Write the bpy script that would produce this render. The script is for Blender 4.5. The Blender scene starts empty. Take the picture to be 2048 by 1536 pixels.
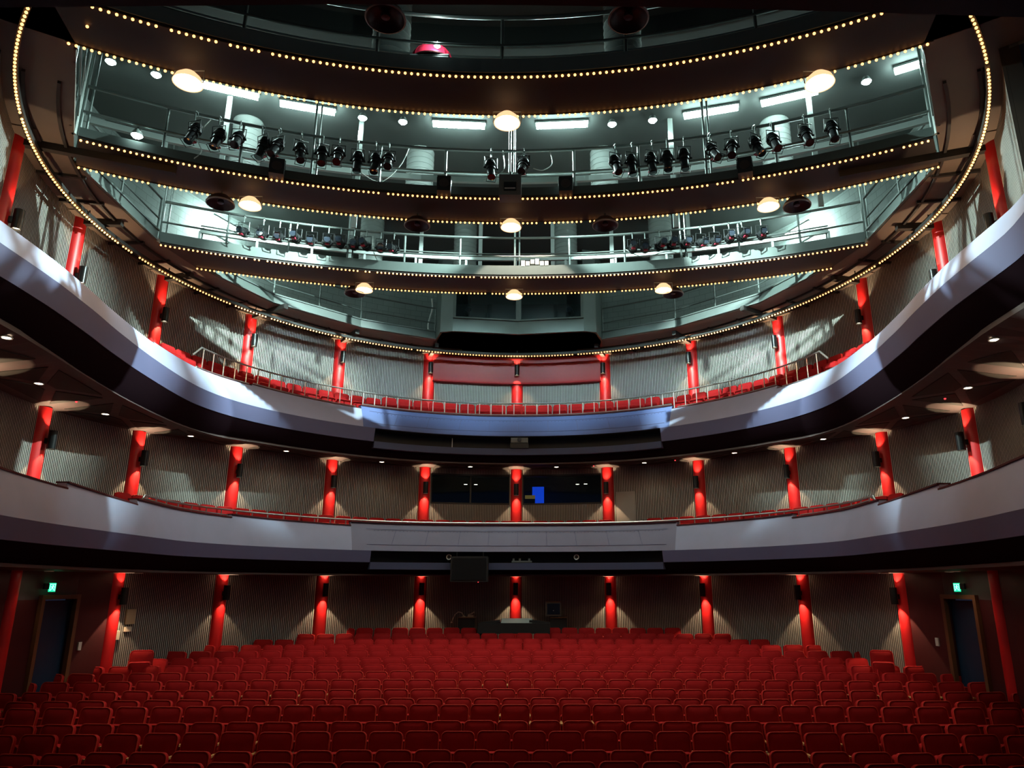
import bpy, math, random
from mathutils import Vector, Matrix

# ------------------------------------------------------------------ camera, world, exposure
sc = bpy.context.scene
COL = sc.collection
EYE = 2.95                                   # camera height above the front stalls floor
cam_d = bpy.data.cameras.new('camera'); cam = bpy.data.objects.new('camera', cam_d); COL.objects.link(cam)
cam.location = (0.53, 0.0, EYE)
cam.rotation_euler = (math.pi/2 + 0.272, 0, 0)
cam_d.sensor_width = 36.0
cam_d.lens = 1444.0/2048*36.0
cam_d.shift_x = -45.5/2048
cam_d.clip_end = 200
sc.camera = cam
w = bpy.data.worlds.new('dark_house'); sc.world = w; w.use_nodes = True
w.node_tree.nodes['Background'].inputs[0].default_value = (0.35, 0.5, 1.0, 1)
w.node_tree.nodes['Background'].inputs[1].default_value = 0.02
sc.view_settings.view_transform = 'Standard'
sc.view_settings.look = 'None'
sc.view_settings.exposure = 0.0
sc.view_settings.gamma = 1.0
sc.view_settings.use_curve_mapping = False

# light levels (watts, or emission strengths)
TUBE_E = 85.0
SIDE_TUBE_E = 300.0
POOL_W = 2300.0
FLOOD_W = 4200.0
WASH_W = 23.0
WORK_E = 150.0
PENDANT_W = 200.0
UP_W, DOWN_W = 34.0, 44.0
DOWNLIGHT_W = 5.0
BULB_E = 4.0
COOL = (0.72, 1.0, 0.95)
WARM = (1.0, 0.70, 0.42)

random.seed(7)
PI = math.pi
R0 = 9.7                                     # radius of the drum on the column axes
DC = Vector((0, 15.13))                      # drum centre in plan
SC = Vector((0, -2.0))                       # centre of the lighting bridges' arcs
rad = math.radians
def pol(r, a, c=DC):                         # plan point at radius r, angle a (degrees, 0 = back)
    return (c[0] + r*math.sin(rad(a)), c[1] + r*math.cos(rad(a)))
def lerp(x, A, B):
    if x <= A[0]: return B[0]
    for i in range(1, len(A)):
        if x <= A[i]:
            t = (x-A[i-1])/(A[i]-A[i-1]); return B[i-1] + t*(B[i]-B[i-1])
    return B[-1]
UA = [0,20,40,60,70,77,85,97,107,116,122,126,129.3,135]
UR = [8.05,8.12,8.08,8.14,8.1,7.95,7.72,7.63,7.75,8.0,8.4,8.7,9.1,9.9]
LA = [0,15,30,46,60,75,86,99,112,122,129,135]
LR = [7.38,7.58,7.82,7.85,7.9,7.88,7.56,7.6,8.0,8.5,8.92,9.6]
def smooth_front(A, B):
    def f(a):
        s = 0; n = 0
        for d in (-5,-2.5,0,2.5,5):
            s += lerp(abs(a+d), A, B); n += 1
        return s/n
    return f
fru = smooth_front(UA, UR)
frl = smooth_front(LA, LR)
def zmid(a): return EYE + lerp(abs(a), [0,57,75,93,112], [3.84,3.82,3.68,3.54,3.42])
Z_LOW = EYE + 0.28
Z_TOP = EYE + 7.86
Z_ROOF = EYE + 10.72
WORDS = ['zeroth','first','second','third','fourth','fifth','sixth','seventh','eighth','ninth','tenth','eleventh','twelfth']
def nth(n):
    if n < len(WORDS): return WORDS[n]
    s = 'th' if 10 <= n % 100 <= 20 else {1:'st',2:'nd',3:'rd'}.get(n % 10, 'th')
    return '%d%s' % (n, s)

# ------------------------------------------------------------------ materials
MATS = {}
def mat(name, col, rough=0.6, metal=0.0, spec=0.5, sheen=0.0, var=0.0, scale=6.0, bump=0.0, emit=None, strength=0.0, coat=0.0, sheen_tint=None):
    m = bpy.data.materials.new(name); m.use_nodes = True
    nt = m.node_tree; b = nt.nodes['Principled BSDF']
    b.inputs['Base Color'].default_value = (*col, 1)
    b.inputs['Roughness'].default_value = rough
    b.inputs['Metallic'].default_value = metal
    b.inputs['Specular IOR Level'].default_value = spec
    b.inputs['Coat Weight'].default_value = coat
    if sheen:
        b.inputs['Sheen Weight'].default_value = sheen
        b.inputs['Sheen Roughness'].default_value = 0.35
        b.inputs['Sheen Tint'].default_value = (*(sheen_tint or col), 1)
    if var or bump:
        tc = nt.nodes.new('ShaderNodeTexCoord'); no = nt.nodes.new('ShaderNodeTexNoise')
        no.inputs['Scale'].default_value = scale; no.inputs['Detail'].default_value = 5
        nt.links.new(tc.outputs['Object'], no.inputs['Vector'])
        if var:
            mx = nt.nodes.new('ShaderNodeMix'); mx.data_type = 'RGBA'
            mx.inputs[6].default_value = (*[c*(1-var) for c in col], 1)
            mx.inputs[7].default_value = (*[min(1, c*(1+var)) for c in col], 1)
            nt.links.new(no.outputs['Fac'], mx.inputs[0]); nt.links.new(mx.outputs[2], b.inputs['Base Color'])
        if bump:
            bp = nt.nodes.new('ShaderNodeBump'); bp.inputs['Strength'].default_value = bump; bp.inputs['Distance'].default_value = 0.01
            nt.links.new(no.outputs['Fac'], bp.inputs['Height']); nt.links.new(bp.outputs['Normal'], b.inputs['Normal'])
    if emit:
        b.inputs['Emission Color'].default_value = (*emit, 1); b.inputs['Emission Strength'].default_value = strength
    MATS[name] = m
    return m
def block_mat(name, col):
    m = mat(name, col, 0.75)
    nt = m.node_tree; b = nt.nodes['Principled BSDF']
    uv = nt.nodes.new('ShaderNodeUVMap'); br = nt.nodes.new('ShaderNodeTexBrick')
    br.inputs['Color1'].default_value = (*col, 1); br.inputs['Color2'].default_value = (*[c*0.93 for c in col], 1)
    br.inputs['Mortar'].default_value = (*[c*0.6 for c in col], 1)
    br.inputs['Scale'].default_value = 1.0; br.inputs['Brick Width'].default_value = 0.4; br.inputs['Row Height'].default_value = 0.2
    br.inputs['Mortar Size'].default_value = 0.008
    nt.links.new(uv.outputs['UV'], br.inputs['Vector']); nt.links.new(br.outputs['Color'], b.inputs['Base Color'])
    return m
M = {}
M['batten'] = mat('ribbed_wall_batten', (0.29,0.275,0.25), 0.55, var=0.12, scale=2)
M['groove'] = mat('ribbed_wall_groove', (0.03,0.027,0.024), 0.8)
M['red_paint'] = mat('red_column_paint', (0.62,0.012,0.014), 0.42, var=0.05, scale=3)
M['dark_red'] = mat('dark_red_wall_paint', (0.055,0.003,0.004), 0.55, var=0.1, scale=2)
M['bulkhead_red'] = mat('bulkhead_red_paint', (0.34,0.012,0.016), 0.45, var=0.08, scale=2)
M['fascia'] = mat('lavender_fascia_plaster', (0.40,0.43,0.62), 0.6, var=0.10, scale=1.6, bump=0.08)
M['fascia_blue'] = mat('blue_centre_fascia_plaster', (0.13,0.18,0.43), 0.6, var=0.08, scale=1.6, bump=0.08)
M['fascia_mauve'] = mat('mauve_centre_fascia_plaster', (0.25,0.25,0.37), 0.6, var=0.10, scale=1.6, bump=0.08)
M['navy'] = mat('navy_fascia_paint', (0.13,0.135,0.26), 0.6, var=0.08, scale=1.5)
M['ledge'] = mat('slot_ledge_blue', (0.08,0.10,0.19), 0.55)
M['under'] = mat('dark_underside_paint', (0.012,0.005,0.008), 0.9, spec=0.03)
M['soffit'] = mat('circle_soffit_paint', (0.085,0.062,0.062), 0.6, var=0.08, scale=2)
M['soffit_panel'] = mat('circle_soffit_panel', (0.03,0.028,0.026), 0.75)
M['carpet'] = mat('dark_red_carpet', (0.05,0.006,0.008), 0.95, var=0.2, scale=30)
M['cap'] = mat('red_parapet_capping', (0.07,0.008,0.012), 0.7)
M['velvet'] = mat('red_velvet', (0.36,0.010,0.012), 0.85, spec=0.15, sheen=0.5, var=0.14, scale=9, bump=0.10, sheen_tint=(1.0,0.12,0.06))
M['piping'] = mat('red_velvet_piping', (0.62,0.035,0.018), 0.8, sheen=0.6, sheen_tint=(1.0,0.25,0.1))
M['seat_frame'] = mat('seat_frame_dark_metal', (0.03,0.028,0.028), 0.5, metal=0.4)
M['wood'] = mat('pale_armrest_wood', (0.55,0.33,0.13), 0.35, var=0.15, scale=20)
M['steel'] = mat('grey_green_painted_steel', (0.085,0.105,0.098), 0.5, metal=0.15, var=0.08, scale=4)
M['steel_lt'] = mat('pale_grey_painted_steel', (0.26,0.30,0.285), 0.45)
M['pipe'] = mat('galvanised_pipe', (0.22,0.25,0.24), 0.32, metal=0.75)
M['chrome'] = mat('brushed_stainless_rail', (0.72,0.70,0.66), 0.28, metal=0.9)
M['roof'] = mat('roof_void_grey_paint', (0.060,0.072,0.068), 0.85, var=0.08, scale=1)
M['duct'] = mat('grey_spiral_duct', (0.20,0.23,0.22), 0.6, metal=0.0)
M['bridge_under'] = mat('bridge_dark_lining', (0.028,0.020,0.017), 0.65, var=0.2, scale=2)
M['ceiling'] = mat('brown_ceiling_board', (0.17,0.125,0.095), 0.7, var=0.1, scale=2)
M['beam'] = mat('black_ceiling_steel', (0.018,0.015,0.013), 0.6)
M['black'] = mat('matt_black', (0.012,0.012,0.013), 0.55)
M['lantern'] = mat('black_lantern_casting', (0.016,0.017,0.018), 0.32, metal=0.35)
M['lens'] = mat('lantern_glass', (0.02,0.025,0.035), 0.06, spec=0.9, coat=0.5)
M['gel_blue'] = mat('blue_colour_filter', (0.02,0.04,0.12), 0.2)
M['gel_red'] = mat('red_colour_filter', (0.10,0.015,0.012), 0.2)
M['red_label'] = mat('red_lamp_tag', (0.45,0.02,0.05), 0.5)
M['cable'] = mat('pale_cable', (0.45,0.47,0.45), 0.6)
M['dark_cable'] = mat('dark_cable', (0.05,0.05,0.05), 0.6)
M['dish'] = mat('dark_dish_enamel', (0.05,0.03,0.028), 0.4)
M['dish_rim'] = mat('grey_dish_rim', (0.30,0.32,0.31), 0.4)
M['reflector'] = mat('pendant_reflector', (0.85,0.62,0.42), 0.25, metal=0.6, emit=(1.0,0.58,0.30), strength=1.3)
M['lampglow'] = mat('warm_lamp_glow', (1,1,1), 0.4, emit=(1.0,0.75,0.48), strength=30.0)
M['wall_lens'] = mat('wall_lamp_lens', (1,1,1), 0.4, emit=(1.0,0.80,0.52), strength=6.0)
M['down_lens'] = mat('downlight_lens', (1,1,1), 0.4, emit=(1.0,0.82,0.58), strength=14.0)
M['tube'] = mat('fluorescent_diffuser', (1,1,1), 0.4, emit=COOL, strength=TUBE_E)
M['side_tube'] = mat('bright_side_diffuser', (1,1,1), 0.4, emit=COOL, strength=SIDE_TUBE_E)
M['work'] = mat('work_lamp_lens', (1,1,1), 0.4, emit=COOL, strength=WORK_E)
M['bulb'] = mat('festoon_bulb_glow', (1,0.8,0.5), 0.3, emit=(1.0,0.42,0.12), strength=BULB_E)
M['bulb'].cycles.emission_sampling = 'NONE'
M['block'] = block_mat('grey_blockwork', (0.17,0.205,0.195))
M['exit'] = mat('green_exit_sign', (0.0,0.3,0.15), 0.4, emit=(0.02,0.9,0.38), strength=1.4)
M['exit_white'] = mat('exit_pictogram_glow', (0.8,1,0.9), 0.4, emit=(0.35,1.0,0.65), strength=2.0)
M['door_blue'] = mat('dark_blue_door', (0.006,0.028,0.07), 0.5)
M['door_wood'] = mat('brown_door_frame', (0.16,0.07,0.03), 0.5)
M['beige'] = mat('beige_plastic', (0.55,0.47,0.36), 0.5)
M['white_pl'] = mat('white_plastic', (0.7,0.7,0.66), 0.45)
M['paper'] = mat('aged_notice', (0.42,0.33,0.20), 0.7)
M['grey_case'] = mat('grey_equipment_case', (0.11,0.125,0.125), 0.45)
M['laptop'] = mat('pale_desk_lid', (0.45,0.55,0.55), 0.4)
M['red_cloth'] = mat('bright_red_cloth', (0.85,0.03,0.08), 0.9, spec=0.1)
M['blue_light'] = mat('blue_lit_panel', (0.02,0.1,0.5), 0.5, emit=(0.01,0.08,0.9), strength=0.9)
M['amber_light'] = mat('amber_lit_panel', (0.3,0.2,0.05), 0.5, emit=(0.5,0.30,0.07), strength=0.35)
M['red_led'] = mat('red_indicator', (0.5,0,0), 0.5, emit=(1,0.05,0.06), strength=2.0)
gm = bpy.data.materials.new('booth_glass'); gm.use_nodes = True
nt = gm.node_tree; nt.nodes.clear()
o_ = nt.nodes.new('ShaderNodeOutputMaterial'); mx = nt.nodes.new('ShaderNodeMixShader'); fz = nt.nodes.new('ShaderNodeFresnel'); fz.inputs['IOR'].default_value = 2.0
tr = nt.nodes.new('ShaderNodeBsdfTransparent'); tr.inputs[0].default_value = (0.72,0.82,0.85,1); gl = nt.nodes.new('ShaderNodeBsdfGlossy'); gl.inputs['Roughness'].default_value = 0.04; gl.inputs['Color'].default_value = (0.8,0.9,0.95,1)
nt.links.new(fz.outputs[0], mx.inputs[0]); nt.links.new(tr.outputs[0], mx.inputs[1]); nt.links.new(gl.outputs[0], mx.inputs[2]); nt.links.new(mx.outputs[0], o_.inputs[0])
M['glass'] = gm

# ------------------------------------------------------------------ mesh helpers
class MB:
    def __init__(s): s.v = []; s.f = []; s.m = []; s.uv = {}
    def add(s, vs, fs, mi=0):
        o = len(s.v); s.v += [tuple(p) for p in vs]
        for f in fs: s.f.append([i+o for i in f]); s.m.append(mi)
        return s
    def box(s, c, d, rz=0, mi=0, rx=0, ry=0):
        mt = Matrix.Translation(c) @ Matrix.Rotation(rz,4,'Z') @ Matrix.Rotation(ry,4,'Y') @ Matrix.Rotation(rx,4,'X')
        x,y,z = d[0]/2,d[1]/2,d[2]/2
        vs = [mt @ Vector(p) for p in ((-x,-y,-z),(x,-y,-z),(x,y,-z),(-x,y,-z),(-x,-y,z),(x,-y,z),(x,y,z),(-x,y,z))]
        return s.add(vs, [(0,3,2,1),(4,5,6,7),(0,1,5,4),(1,2,6,5),(2,3,7,6),(3,0,4,7)], mi)
    def cyl(s, p0, p1, r, n=12, r2=None, caps=True, mi=0):
        p0, p1 = Vector(p0), Vector(p1); r2 = r if r2 is None else r2
        d = (p1-p0).normalized(); u = d.orthogonal().normalized(); v = d.cross(u)
        vs = []
        for p, q in ((p0,r),(p1,r2)):
            for i in range(n):
                t = 2*PI*i/n; vs.append(p + u*(q*math.cos(t)) + v*(q*math.sin(t)))
        fs = [(i,(i+1)%n,n+(i+1)%n,n+i) for i in range(n)]
        if caps: fs += [tuple(range(n-1,-1,-1)), tuple(range(n,2*n))]
        return s.add(vs, fs, mi)
    def tube(s, pts, r, n=8, mi=0, closed=False):
        pts = [Vector(p) for p in pts]; k = len(pts); vs = []; fs = []
        up = None
        for i, p in enumerate(pts):
            a = pts[(i-1) % k] if (closed or i) else pts[i]; b = pts[(i+1) % k] if (closed or i < k-1) else pts[i]
            d = (b-a).normalized()
            if up is None: up = d.orthogonal().normalized()
            up = (up - d*up.dot(d)).normalized(); w_ = d.cross(up)
            for j in range(n):
                t = 2*PI*j/n; vs.append(p + up*(r*math.cos(t)) + w_*(r*math.sin(t)))
        for i in range(k if closed else k-1):
            for j in range(n):
                a = i*n+j; b = i*n+(j+1)%n; c = ((i+1)%k)*n+(j+1)%n; d = ((i+1)%k)*n+j
                fs.append((a,b,c,d))
        if not closed: fs += [tuple(range(n-1,-1,-1)), tuple(range((k-1)*n,k*n))]
        return s.add(vs, fs, mi)
    def lathe(s, prof, c=(0,0,0), n=20, mi=0):                 # prof: (r, z) list round a vertical axis
        vs = []; fs = []; k = len(prof)
        for (r, z) in prof:
            for j in range(n):
                t = 2*PI*j/n; vs.append((c[0]+r*math.cos(t), c[1]+r*math.sin(t), c[2]+z))
        for i in range(k-1):
            for j in range(n):
                fs.append((i*n+j, i*n+(j+1)%n, (i+1)*n+(j+1)%n, (i+1)*n+j))
        return s.add(vs, fs, mi)
    def grid(s, rows, mi=0, flip=False):                       # rows of points, equal length
        n = len(rows[0]); vs = [p for r in rows for p in r]; fs = []
        for i in range(len(rows)-1):
            for j in range(n-1):
                q = (i*n+j, i*n+j+1, (i+1)*n+j+1, (i+1)*n+j); fs.append(q[::-1] if flip else q)
        return s.add(vs, fs, mi)
    def poly_prism(s, pts, z0, z1, mi=0):                      # closed plan polygon between two heights
        n = len(pts); vs = [(p[0],p[1],z0) for p in pts] + [(p[0],p[1],z1) for p in pts]
        fs = [tuple(range(n-1,-1,-1)), tuple(range(n,2*n))] + [(i,(i+1)%n,n+(i+1)%n,n+i) for i in range(n)]
        return s.add(vs, fs, mi)
    def sweep(s, path, prof, mi=0, caps=True):                 # path: (x, y, nx, ny); prof: closed (offset, z)
        k = len(prof); vs = []; fs = []
        for (x,y,nx,ny) in path:
            for (o, z) in prof: vs.append((x+nx*o, y+ny*o, z))
        for i in range(len(path)-1):
            for j in range(k):
                fs.append((i*k+j, i*k+(j+1)%k, (i+1)*k+(j+1)%k, (i+1)*k+j))
        if caps: fs += [tuple(range(k-1,-1,-1)), tuple(range((len(path)-1)*k, len(path)*k))]
        return s.add(vs, fs, mi)
    def build(s, name, mats, parent=None, smooth=False, kind=None, origin=None, label=None, link=True):
        me = bpy.data.meshes.new(name)
        off = Vector(origin) if origin is not None else None
        if off is not None: s.v = [tuple(Vector(p)-off) for p in s.v]
        me.from_pydata(s.v, [], s.f)
        if not isinstance(mats, (list,tuple)): mats = [mats]
        for m in mats: me.materials.append(M[m] if isinstance(m, str) else m)
        if len(mats) > 1: me.polygons.foreach_set('material_index', s.m)
        import bmesh
        bm = bmesh.new(); bm.from_mesh(me)
        bmesh.ops.recalc_face_normals(bm, faces=bm.faces); bm.to_mesh(me); bm.free()
        if smooth:
            me.shade_smooth()
            if smooth != 'all': me.set_sharp_from_angle(angle=rad(38))
        o = bpy.data.objects.new(name, me)
        if link: COL.objects.link(o)
        if parent is not None: o.parent = parent
        elif off is not None: o.location = off
        if kind: o['kind'] = kind
        if label: o['label'] = label
        return o
def tag(o, label, cat, group=None, kind=None):
    o['label'] = label; o['category'] = cat
    if group: o['group'] = group
    if kind: o['kind'] = kind
    return o
def root(name, loc, label, cat, group=None, rz=0.0, kind=None):
    o = bpy.data.objects.new(name, None); COL.objects.link(o); o.location = loc; o.rotation_euler = (0,0,rz)
    o.empty_display_size = 0.2
    return tag(o, label, cat, group, kind)
def copy_tree(o, loc=None, rz=None, parent=None, scale=None):
    c = o.copy(); COL.objects.link(c)
    if parent is not None: c.parent = parent
    if loc is not None: c.location = loc
    if rz is not None: c.rotation_euler = (c.rotation_euler[0], c.rotation_euler[1], rz)
    if scale is not None: c.scale = scale
    for ch in o.children: copy_tree(ch, parent=c)
    return c
def arc(r, a0, a1, n, c=DC): # path with outward normals
    out = []
    for i in range(n+1):
        a = a0 + (a1-a0)*i/n
        x, y = pol(r, a, c); out.append((x, y, math.sin(rad(a)), math.cos(rad(a))))
    return out
def front_path(fr, a0, a1, n):
    out = []
    for i in range(n+1):
        a = a0 + (a1-a0)*i/n
        x, y = pol(fr(a), a); x0, y0 = pol(fr(a-0.6), a-0.6); x1, y1 = pol(fr(a+0.6), a+0.6)
        t = Vector((x1-x0, y1-y0)).normalized(); out.append((x, y, -t[1], t[0]))
    return out
def struct(name, mb, m, smooth=False, parent=None): return mb.build(name, m, parent, smooth, 'structure' if parent is None else None)
def light_spot(name, parent, loc, rot, watts, color, size, blend, radius):
    d = bpy.data.lights.new(name, 'SPOT'); d.energy = watts; d.color = color; d.spot_size = size; d.spot_blend = blend; d.shadow_soft_size = radius
    o = bpy.data.objects.new(name, d); COL.objects.link(o); o.parent = parent; o.location = loc; o.rotation_euler = rot
    return o
def light_point(name, parent, loc, watts, color, radius):
    d = bpy.data.lights.new(name, 'POINT'); d.energy = watts; d.color = color; d.shadow_soft_size = radius
    o = bpy.data.objects.new(name, d); COL.objects.link(o); o.parent = parent; o.location = loc
    return o

COLK = 18.62; PH0 = -0.59                     # column spacing and offset in degrees
def colang(k): return PH0 + k*COLK

# ------------------------------------------------------------------ floor, walls
fl = MB()
rowD = [9.5+0.925*i for i in range(16)]       # distance of the stalls rows, front to back
rowY = [1526,1502.2,1463.9,1443.4,1410.2,1397.2,1378.4,1359,1342.5,1328.2,1313.5,1299.8,1288.5,1277.6,1266.7,1255.4]
rowZ = []
for D, y in zip(rowD, rowY):
    rowZ.append(EYE + D*math.tan(0.272 - math.atan((y-768)/1444.0)))   # height of the seat tops in that row
TOPH = 0.86
fl.box((0, 3.6, -0.25), (26, 11.0, 0.5))
prev = 0.0
for i, D in enumerate(rowD):
    zt = rowZ[i]-TOPH
    fl.box((0, D+0.02+ (0.2 if i == 15 else 0), zt-0.5), (26, 0.925 + (0.5 if i == 15 else 0), 1.0))
fl.box((0, 25.6, rowZ[-1]-TOPH-0.5), (26, 2.9, 1.0))
struct('floor', fl, 'carpet')

def ribbed(mb, a0, a1, z0, z1, r=9.62, pitch=0.056, duty=0.62, depth=0.05):
    n = max(1, int(round(rad(a1-a0)*r/pitch))); da = (a1-a0)/n
    for i in range(n):
        s = a0+i*da; e = s+da*duty; t = s+da
        A = pol(r, s); B = pol(r, e); C_ = pol(r+depth, e); D_ = pol(r+depth, t); E_ = pol(r, t)
        mb.add([(*A,z0),(*B,z0),(*B,z1),(*A,z1)], [(0,1,2,3)], 0)
        mb.add([(*B,z0),(*C_,z0),(*C_,z1),(*B,z1)], [(0,1,2,3)], 1)
        mb.add([(*C_,z0),(*D_,z0),(*D_,z1),(*C_,z1)], [(0,1,2,3)], 1)
        mb.add([(*D_,z0),(*E_,z0),(*E_,z1),(*D_,z1)], [(0,1,2,3)], 1)
def backing(mb, a0, a1, z0, z1, r=9.62, mi=1, th=0.2):
    mb.sweep(arc(r+0.052, a0, a1, max(2,int(abs(a1-a0)/3))), [(0,z0),(th,z0),(th,z1),(0,z1)], mi)
# stalls level: ribbed between the fourth columns either side, plain dark red beyond
wl = MB()
ribbed(wl, colang(-4)-0.3, colang(4)+0.3, 0.3, Z_LOW); backing(wl, colang(-4)-0.3, colang(4)+0.3, 0.3, Z_LOW)
struct('wall_lower', wl, ['batten','groove'])
for nm, s in (('wall_lower_left',-1),('wall_lower_right',1)):
    b = MB()
    door_a, door_b = (82.1, 88.4)
    ztop = EYE-0.28
    def seg(a0,a1,z0,z1,mi=0,r=9.58): b.sweep(arc(r, s*a0, s*a1, 6), [(0,z0),(0.25,z0),(0.25,z1),(0,z1)], mi)
    seg(74.8, door_a, -0.2, Z_LOW); seg(door_a, 93, ztop, Z_LOW, 1); seg(door_b, 128, -0.2, ztop); seg(93, 128, ztop, Z_LOW)
    struct(nm, b, ['dark_red','soffit'])
    # the door with its frame
    dr = MB(); dr.sweep(arc(9.66, s*(door_a+0.25), s*(door_b-0.25), 4), [(0,-0.1),(0.05,-0.1),(0.05,ztop-0.03),(0,ztop-0.03)])
    d = dr.build('door_%d' % (1 if s < 0 else 2), 'door_blue', kind='structure')
    fm = MB()
    for a in (door_a, door_b): 
        x,y = pol(9.55, s*a); fm.box((x,y,ztop/2+0.0), (0.10,0.10,ztop+0.1), -rad(s*a))
    fm.sweep(arc(9.5, s*(door_a-0.3), s*(door_b+0.3), 4), [(0,ztop),(0.1,ztop),(0.1,ztop+0.09),(0,ztop+0.09)])
    fm.build('frame', 'door_wood', d)
    x,y = pol(9.6, s*(door_b-0.9)); hd = MB(); hd.box((x,y,1.35), (0.03,0.05,0.32), -rad(s*door_b)); hd.build('handle', 'dark_red', d)
# circle level
wm = MB()
ctrl = (colang(-1)+1.4, colang(0)-1.35, colang(0)+1.35, colang(1)-1.3)
zc0, zc1 = EYE+2.66, EYE+3.63
flat0, flat1 = colang(1)+1.6, colang(1)+5.4
for a0, a1 in ((-128, ctrl[0]), (ctrl[1], ctrl[2]), (ctrl[3], flat0), (flat1, 128)):
    ribbed(wm, a0, a1, EYE+0.6, EYE+3.95); backing(wm, a0, a1, EYE+0.6, EYE+3.95)
ribbed(wm, flat0, flat1, EYE+3.0, EYE+3.95); backing(wm, flat0, flat1, EYE+3.0, EYE+3.95)
for a0, a1 in ((ctrl[0],ctrl[1]),(ctrl[2],ctrl[3])):
    ribbed(wm, a0, a1, EYE+0.6, zc0); backing(wm, a0, a1, EYE+0.6, zc0)
    ribbed(wm, a0, a1, zc1, EYE+3.95); backing(wm, a0, a1, zc1, EYE+3.95)
struct('wall_middle', wm, ['batten','groove'])
fd = MB(); fd.sweep(arc(9.60, flat0, flat1, 4), [(0,EYE+1.1),(0.06,EYE+1.1),(0.06,EYE+3.0),(0,EYE+3.0)]); fd.build('door_3', 'batten', kind='structure')
# gallery level
wu = MB()
ribbed(wu, -128, 128, EYE+4.3, EYE+7.9); backing(wu, -128, 128, EYE+4.3, EYE+7.9)
struct('wall_upper', wu, ['batten','groove'])
# blockwork drum above the ceiling, with brick courses laid by arc length
bw = MB()
pth = arc(9.75, -128, 128, 90); 
bw.sweep(pth, [(0,EYE+7.8),(0.2,EYE+7.8),(0.2,Z_ROOF+0.1),(0,Z_ROOF+0.1)])
bwo = struct('wall_blockwork', bw, 'block')
uvl = bwo.data.uv_layers.new(name='UVMap')
for lp in bwo.data.loops:
    co = bwo.data.vertices[lp.vertex_index].co
    uvl.data[lp.index].uv = (math.atan2(co.x-DC[0], co.y-DC[1])*9.75, co.z)
# control room behind the circle-level window
cr = MB(); cr.sweep(arc(9.9, ctrl[0]-1, ctrl[3]+1, 12), [(0,EYE+2.2),(2.2,EYE+2.2),(2.2,EYE+2.25),(0,EYE+2.25)]); cr.sweep(arc(9.9, ctrl[0]-1, ctrl[3]+1, 12), [(0,EYE+3.9),(2.2,EYE+3.9),(2.2,EYE+3.95),(0,EYE+3.95)])
cr.sweep(arc(12.1, ctrl[0]-1, ctrl[3]+1, 12), [(0,EYE+2.2),(0.1,EYE+2.2),(0.1,EYE+3.95),(0,EYE+3.95)])
struct('wall_control_room', cr, 'black')
for i,(a0,a1) in enumerate(((ctrl[0],ctrl[1]),(ctrl[2],ctrl[3]))):
    g = MB(); g.sweep(arc(9.66, a0, a1, 6), [(0,zc0),(0.012,zc0),(0.012,zc1),(0,zc1)])
    wn = g.build('window_%d' % (i+1), 'glass', kind='structure')
    fr_ = MB()
    for z in (zc0, zc1): fr_.sweep(arc(9.62, a0, a1, 6), [(0,z-0.03),(0.07,z-0.03),(0.07,z+0.03),(0,z+0.03)])
    for a in (a0, a1, (a0+a1)/2 if i == 0 else a1):
        x,y = pol(9.65, a); fr_.box((x,y,(zc0+zc1)/2), (0.05,0.06,zc1-zc0), -rad(a))
    fr_.build('window_frame', 'black', wn)
# lit things inside the control room
bl = MB(); x,y = pol(11.0, 3.4); bl.box((x,y,EYE+2.95), (0.42,0.04,0.95), -rad(3))
tag(bl.build('lit_doorway_panel', 'blue_light'), 'blue lit panel glowing behind the control room window beside the centre column', 'light panel')
am = MB(); x,y = pol(10.9, 1.9)
am.box((x,y,EYE+3.05), (0.36,0.05,0.12), -rad(2)); am.box((x,y+0.03,EYE+2.85), (0.36,0.02,0.5), -rad(2), 1); am.box((x,y,EYE+2.72), (0.30,0.05,0.2), -rad(2))
tag(am.build('equipment_shelf', ['amber_light','black']), 'amber lit equipment shelf behind the control room window right of centre column', 'shelf')
def desk_lamp(a, z, lab):
    x,y = pol(10.2, a); rt = root('desk_lamp', (x,y,z), lab, 'lamp', 'control room desk lamps')
    s_ = MB(); s_.lathe([(0.03,0.05),(0.075,-0.02),(0.078,-0.03),(0.0,-0.03)], n=12); s_.build('lamp_shade', 'black', rt, True)
    l_ = MB(); l_.lathe([(0.06,-0.034),(0.0,-0.036)], n=12); l_.build('lens', 'down_lens', rt)
    c_ = MB(); c_.cyl((0,0,0.04),(0,0,EYE+3.9-z),0.006,6); c_.build('stem', 'black', rt)
for a, lab in ((-10.6,'leftmost small lamp glowing behind the left control room window'),(-8.6,'second small lamp glowing behind the left control room window'),
               (11.4,'first small lamp glowing behind the right control room window'),(13.0,'last small lamp glowing behind the right control room window')):
    desk_lamp(a, EYE+3.42, lab)

# ------------------------------------------------------------------ red columns and their lamps
def kname(k, one='column'):
    if k == 0: return 'centre'
    return '%s %s of centre' % (nth(abs(k)), 'left' if k < 0 else 'right')
cyl_cache = {}
def column(k, z0, z1, lev, r=0.21):
    a = colang(k); x, y = pol(R0, a)
    key = (lev, round(z1-z0,3))
    if key not in cyl_cache:
        m_ = MB(); m_.cyl((0,0,0),(0,0,z1-z0), r, 40); b = MB(); b.cyl((0,0,0),(0,0,0.12), r+0.012, 40)
        cyl_cache[key] = (m_, b)
        rt = root('red_column', (x,y,z0), '', 'column', None, 0, 'thing')
        s_ = m_.build('column_shaft', 'red_paint', rt, True); p_ = b.build('base_ring', 'dark_red', rt, True)
        cyl_cache[key] = rt
    else:
        rt = copy_tree(cyl_cache[key], (x,y,z0))
    rt['label'] = 'red round column, %s, on the %s' % (kname(k), lev); rt['group'] = 'red columns on the %s' % lev
    return rt
for k in range(-6, 7): column(k, EYE+4.6, Z_TOP-0.001, 'upper gallery wall')
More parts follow.
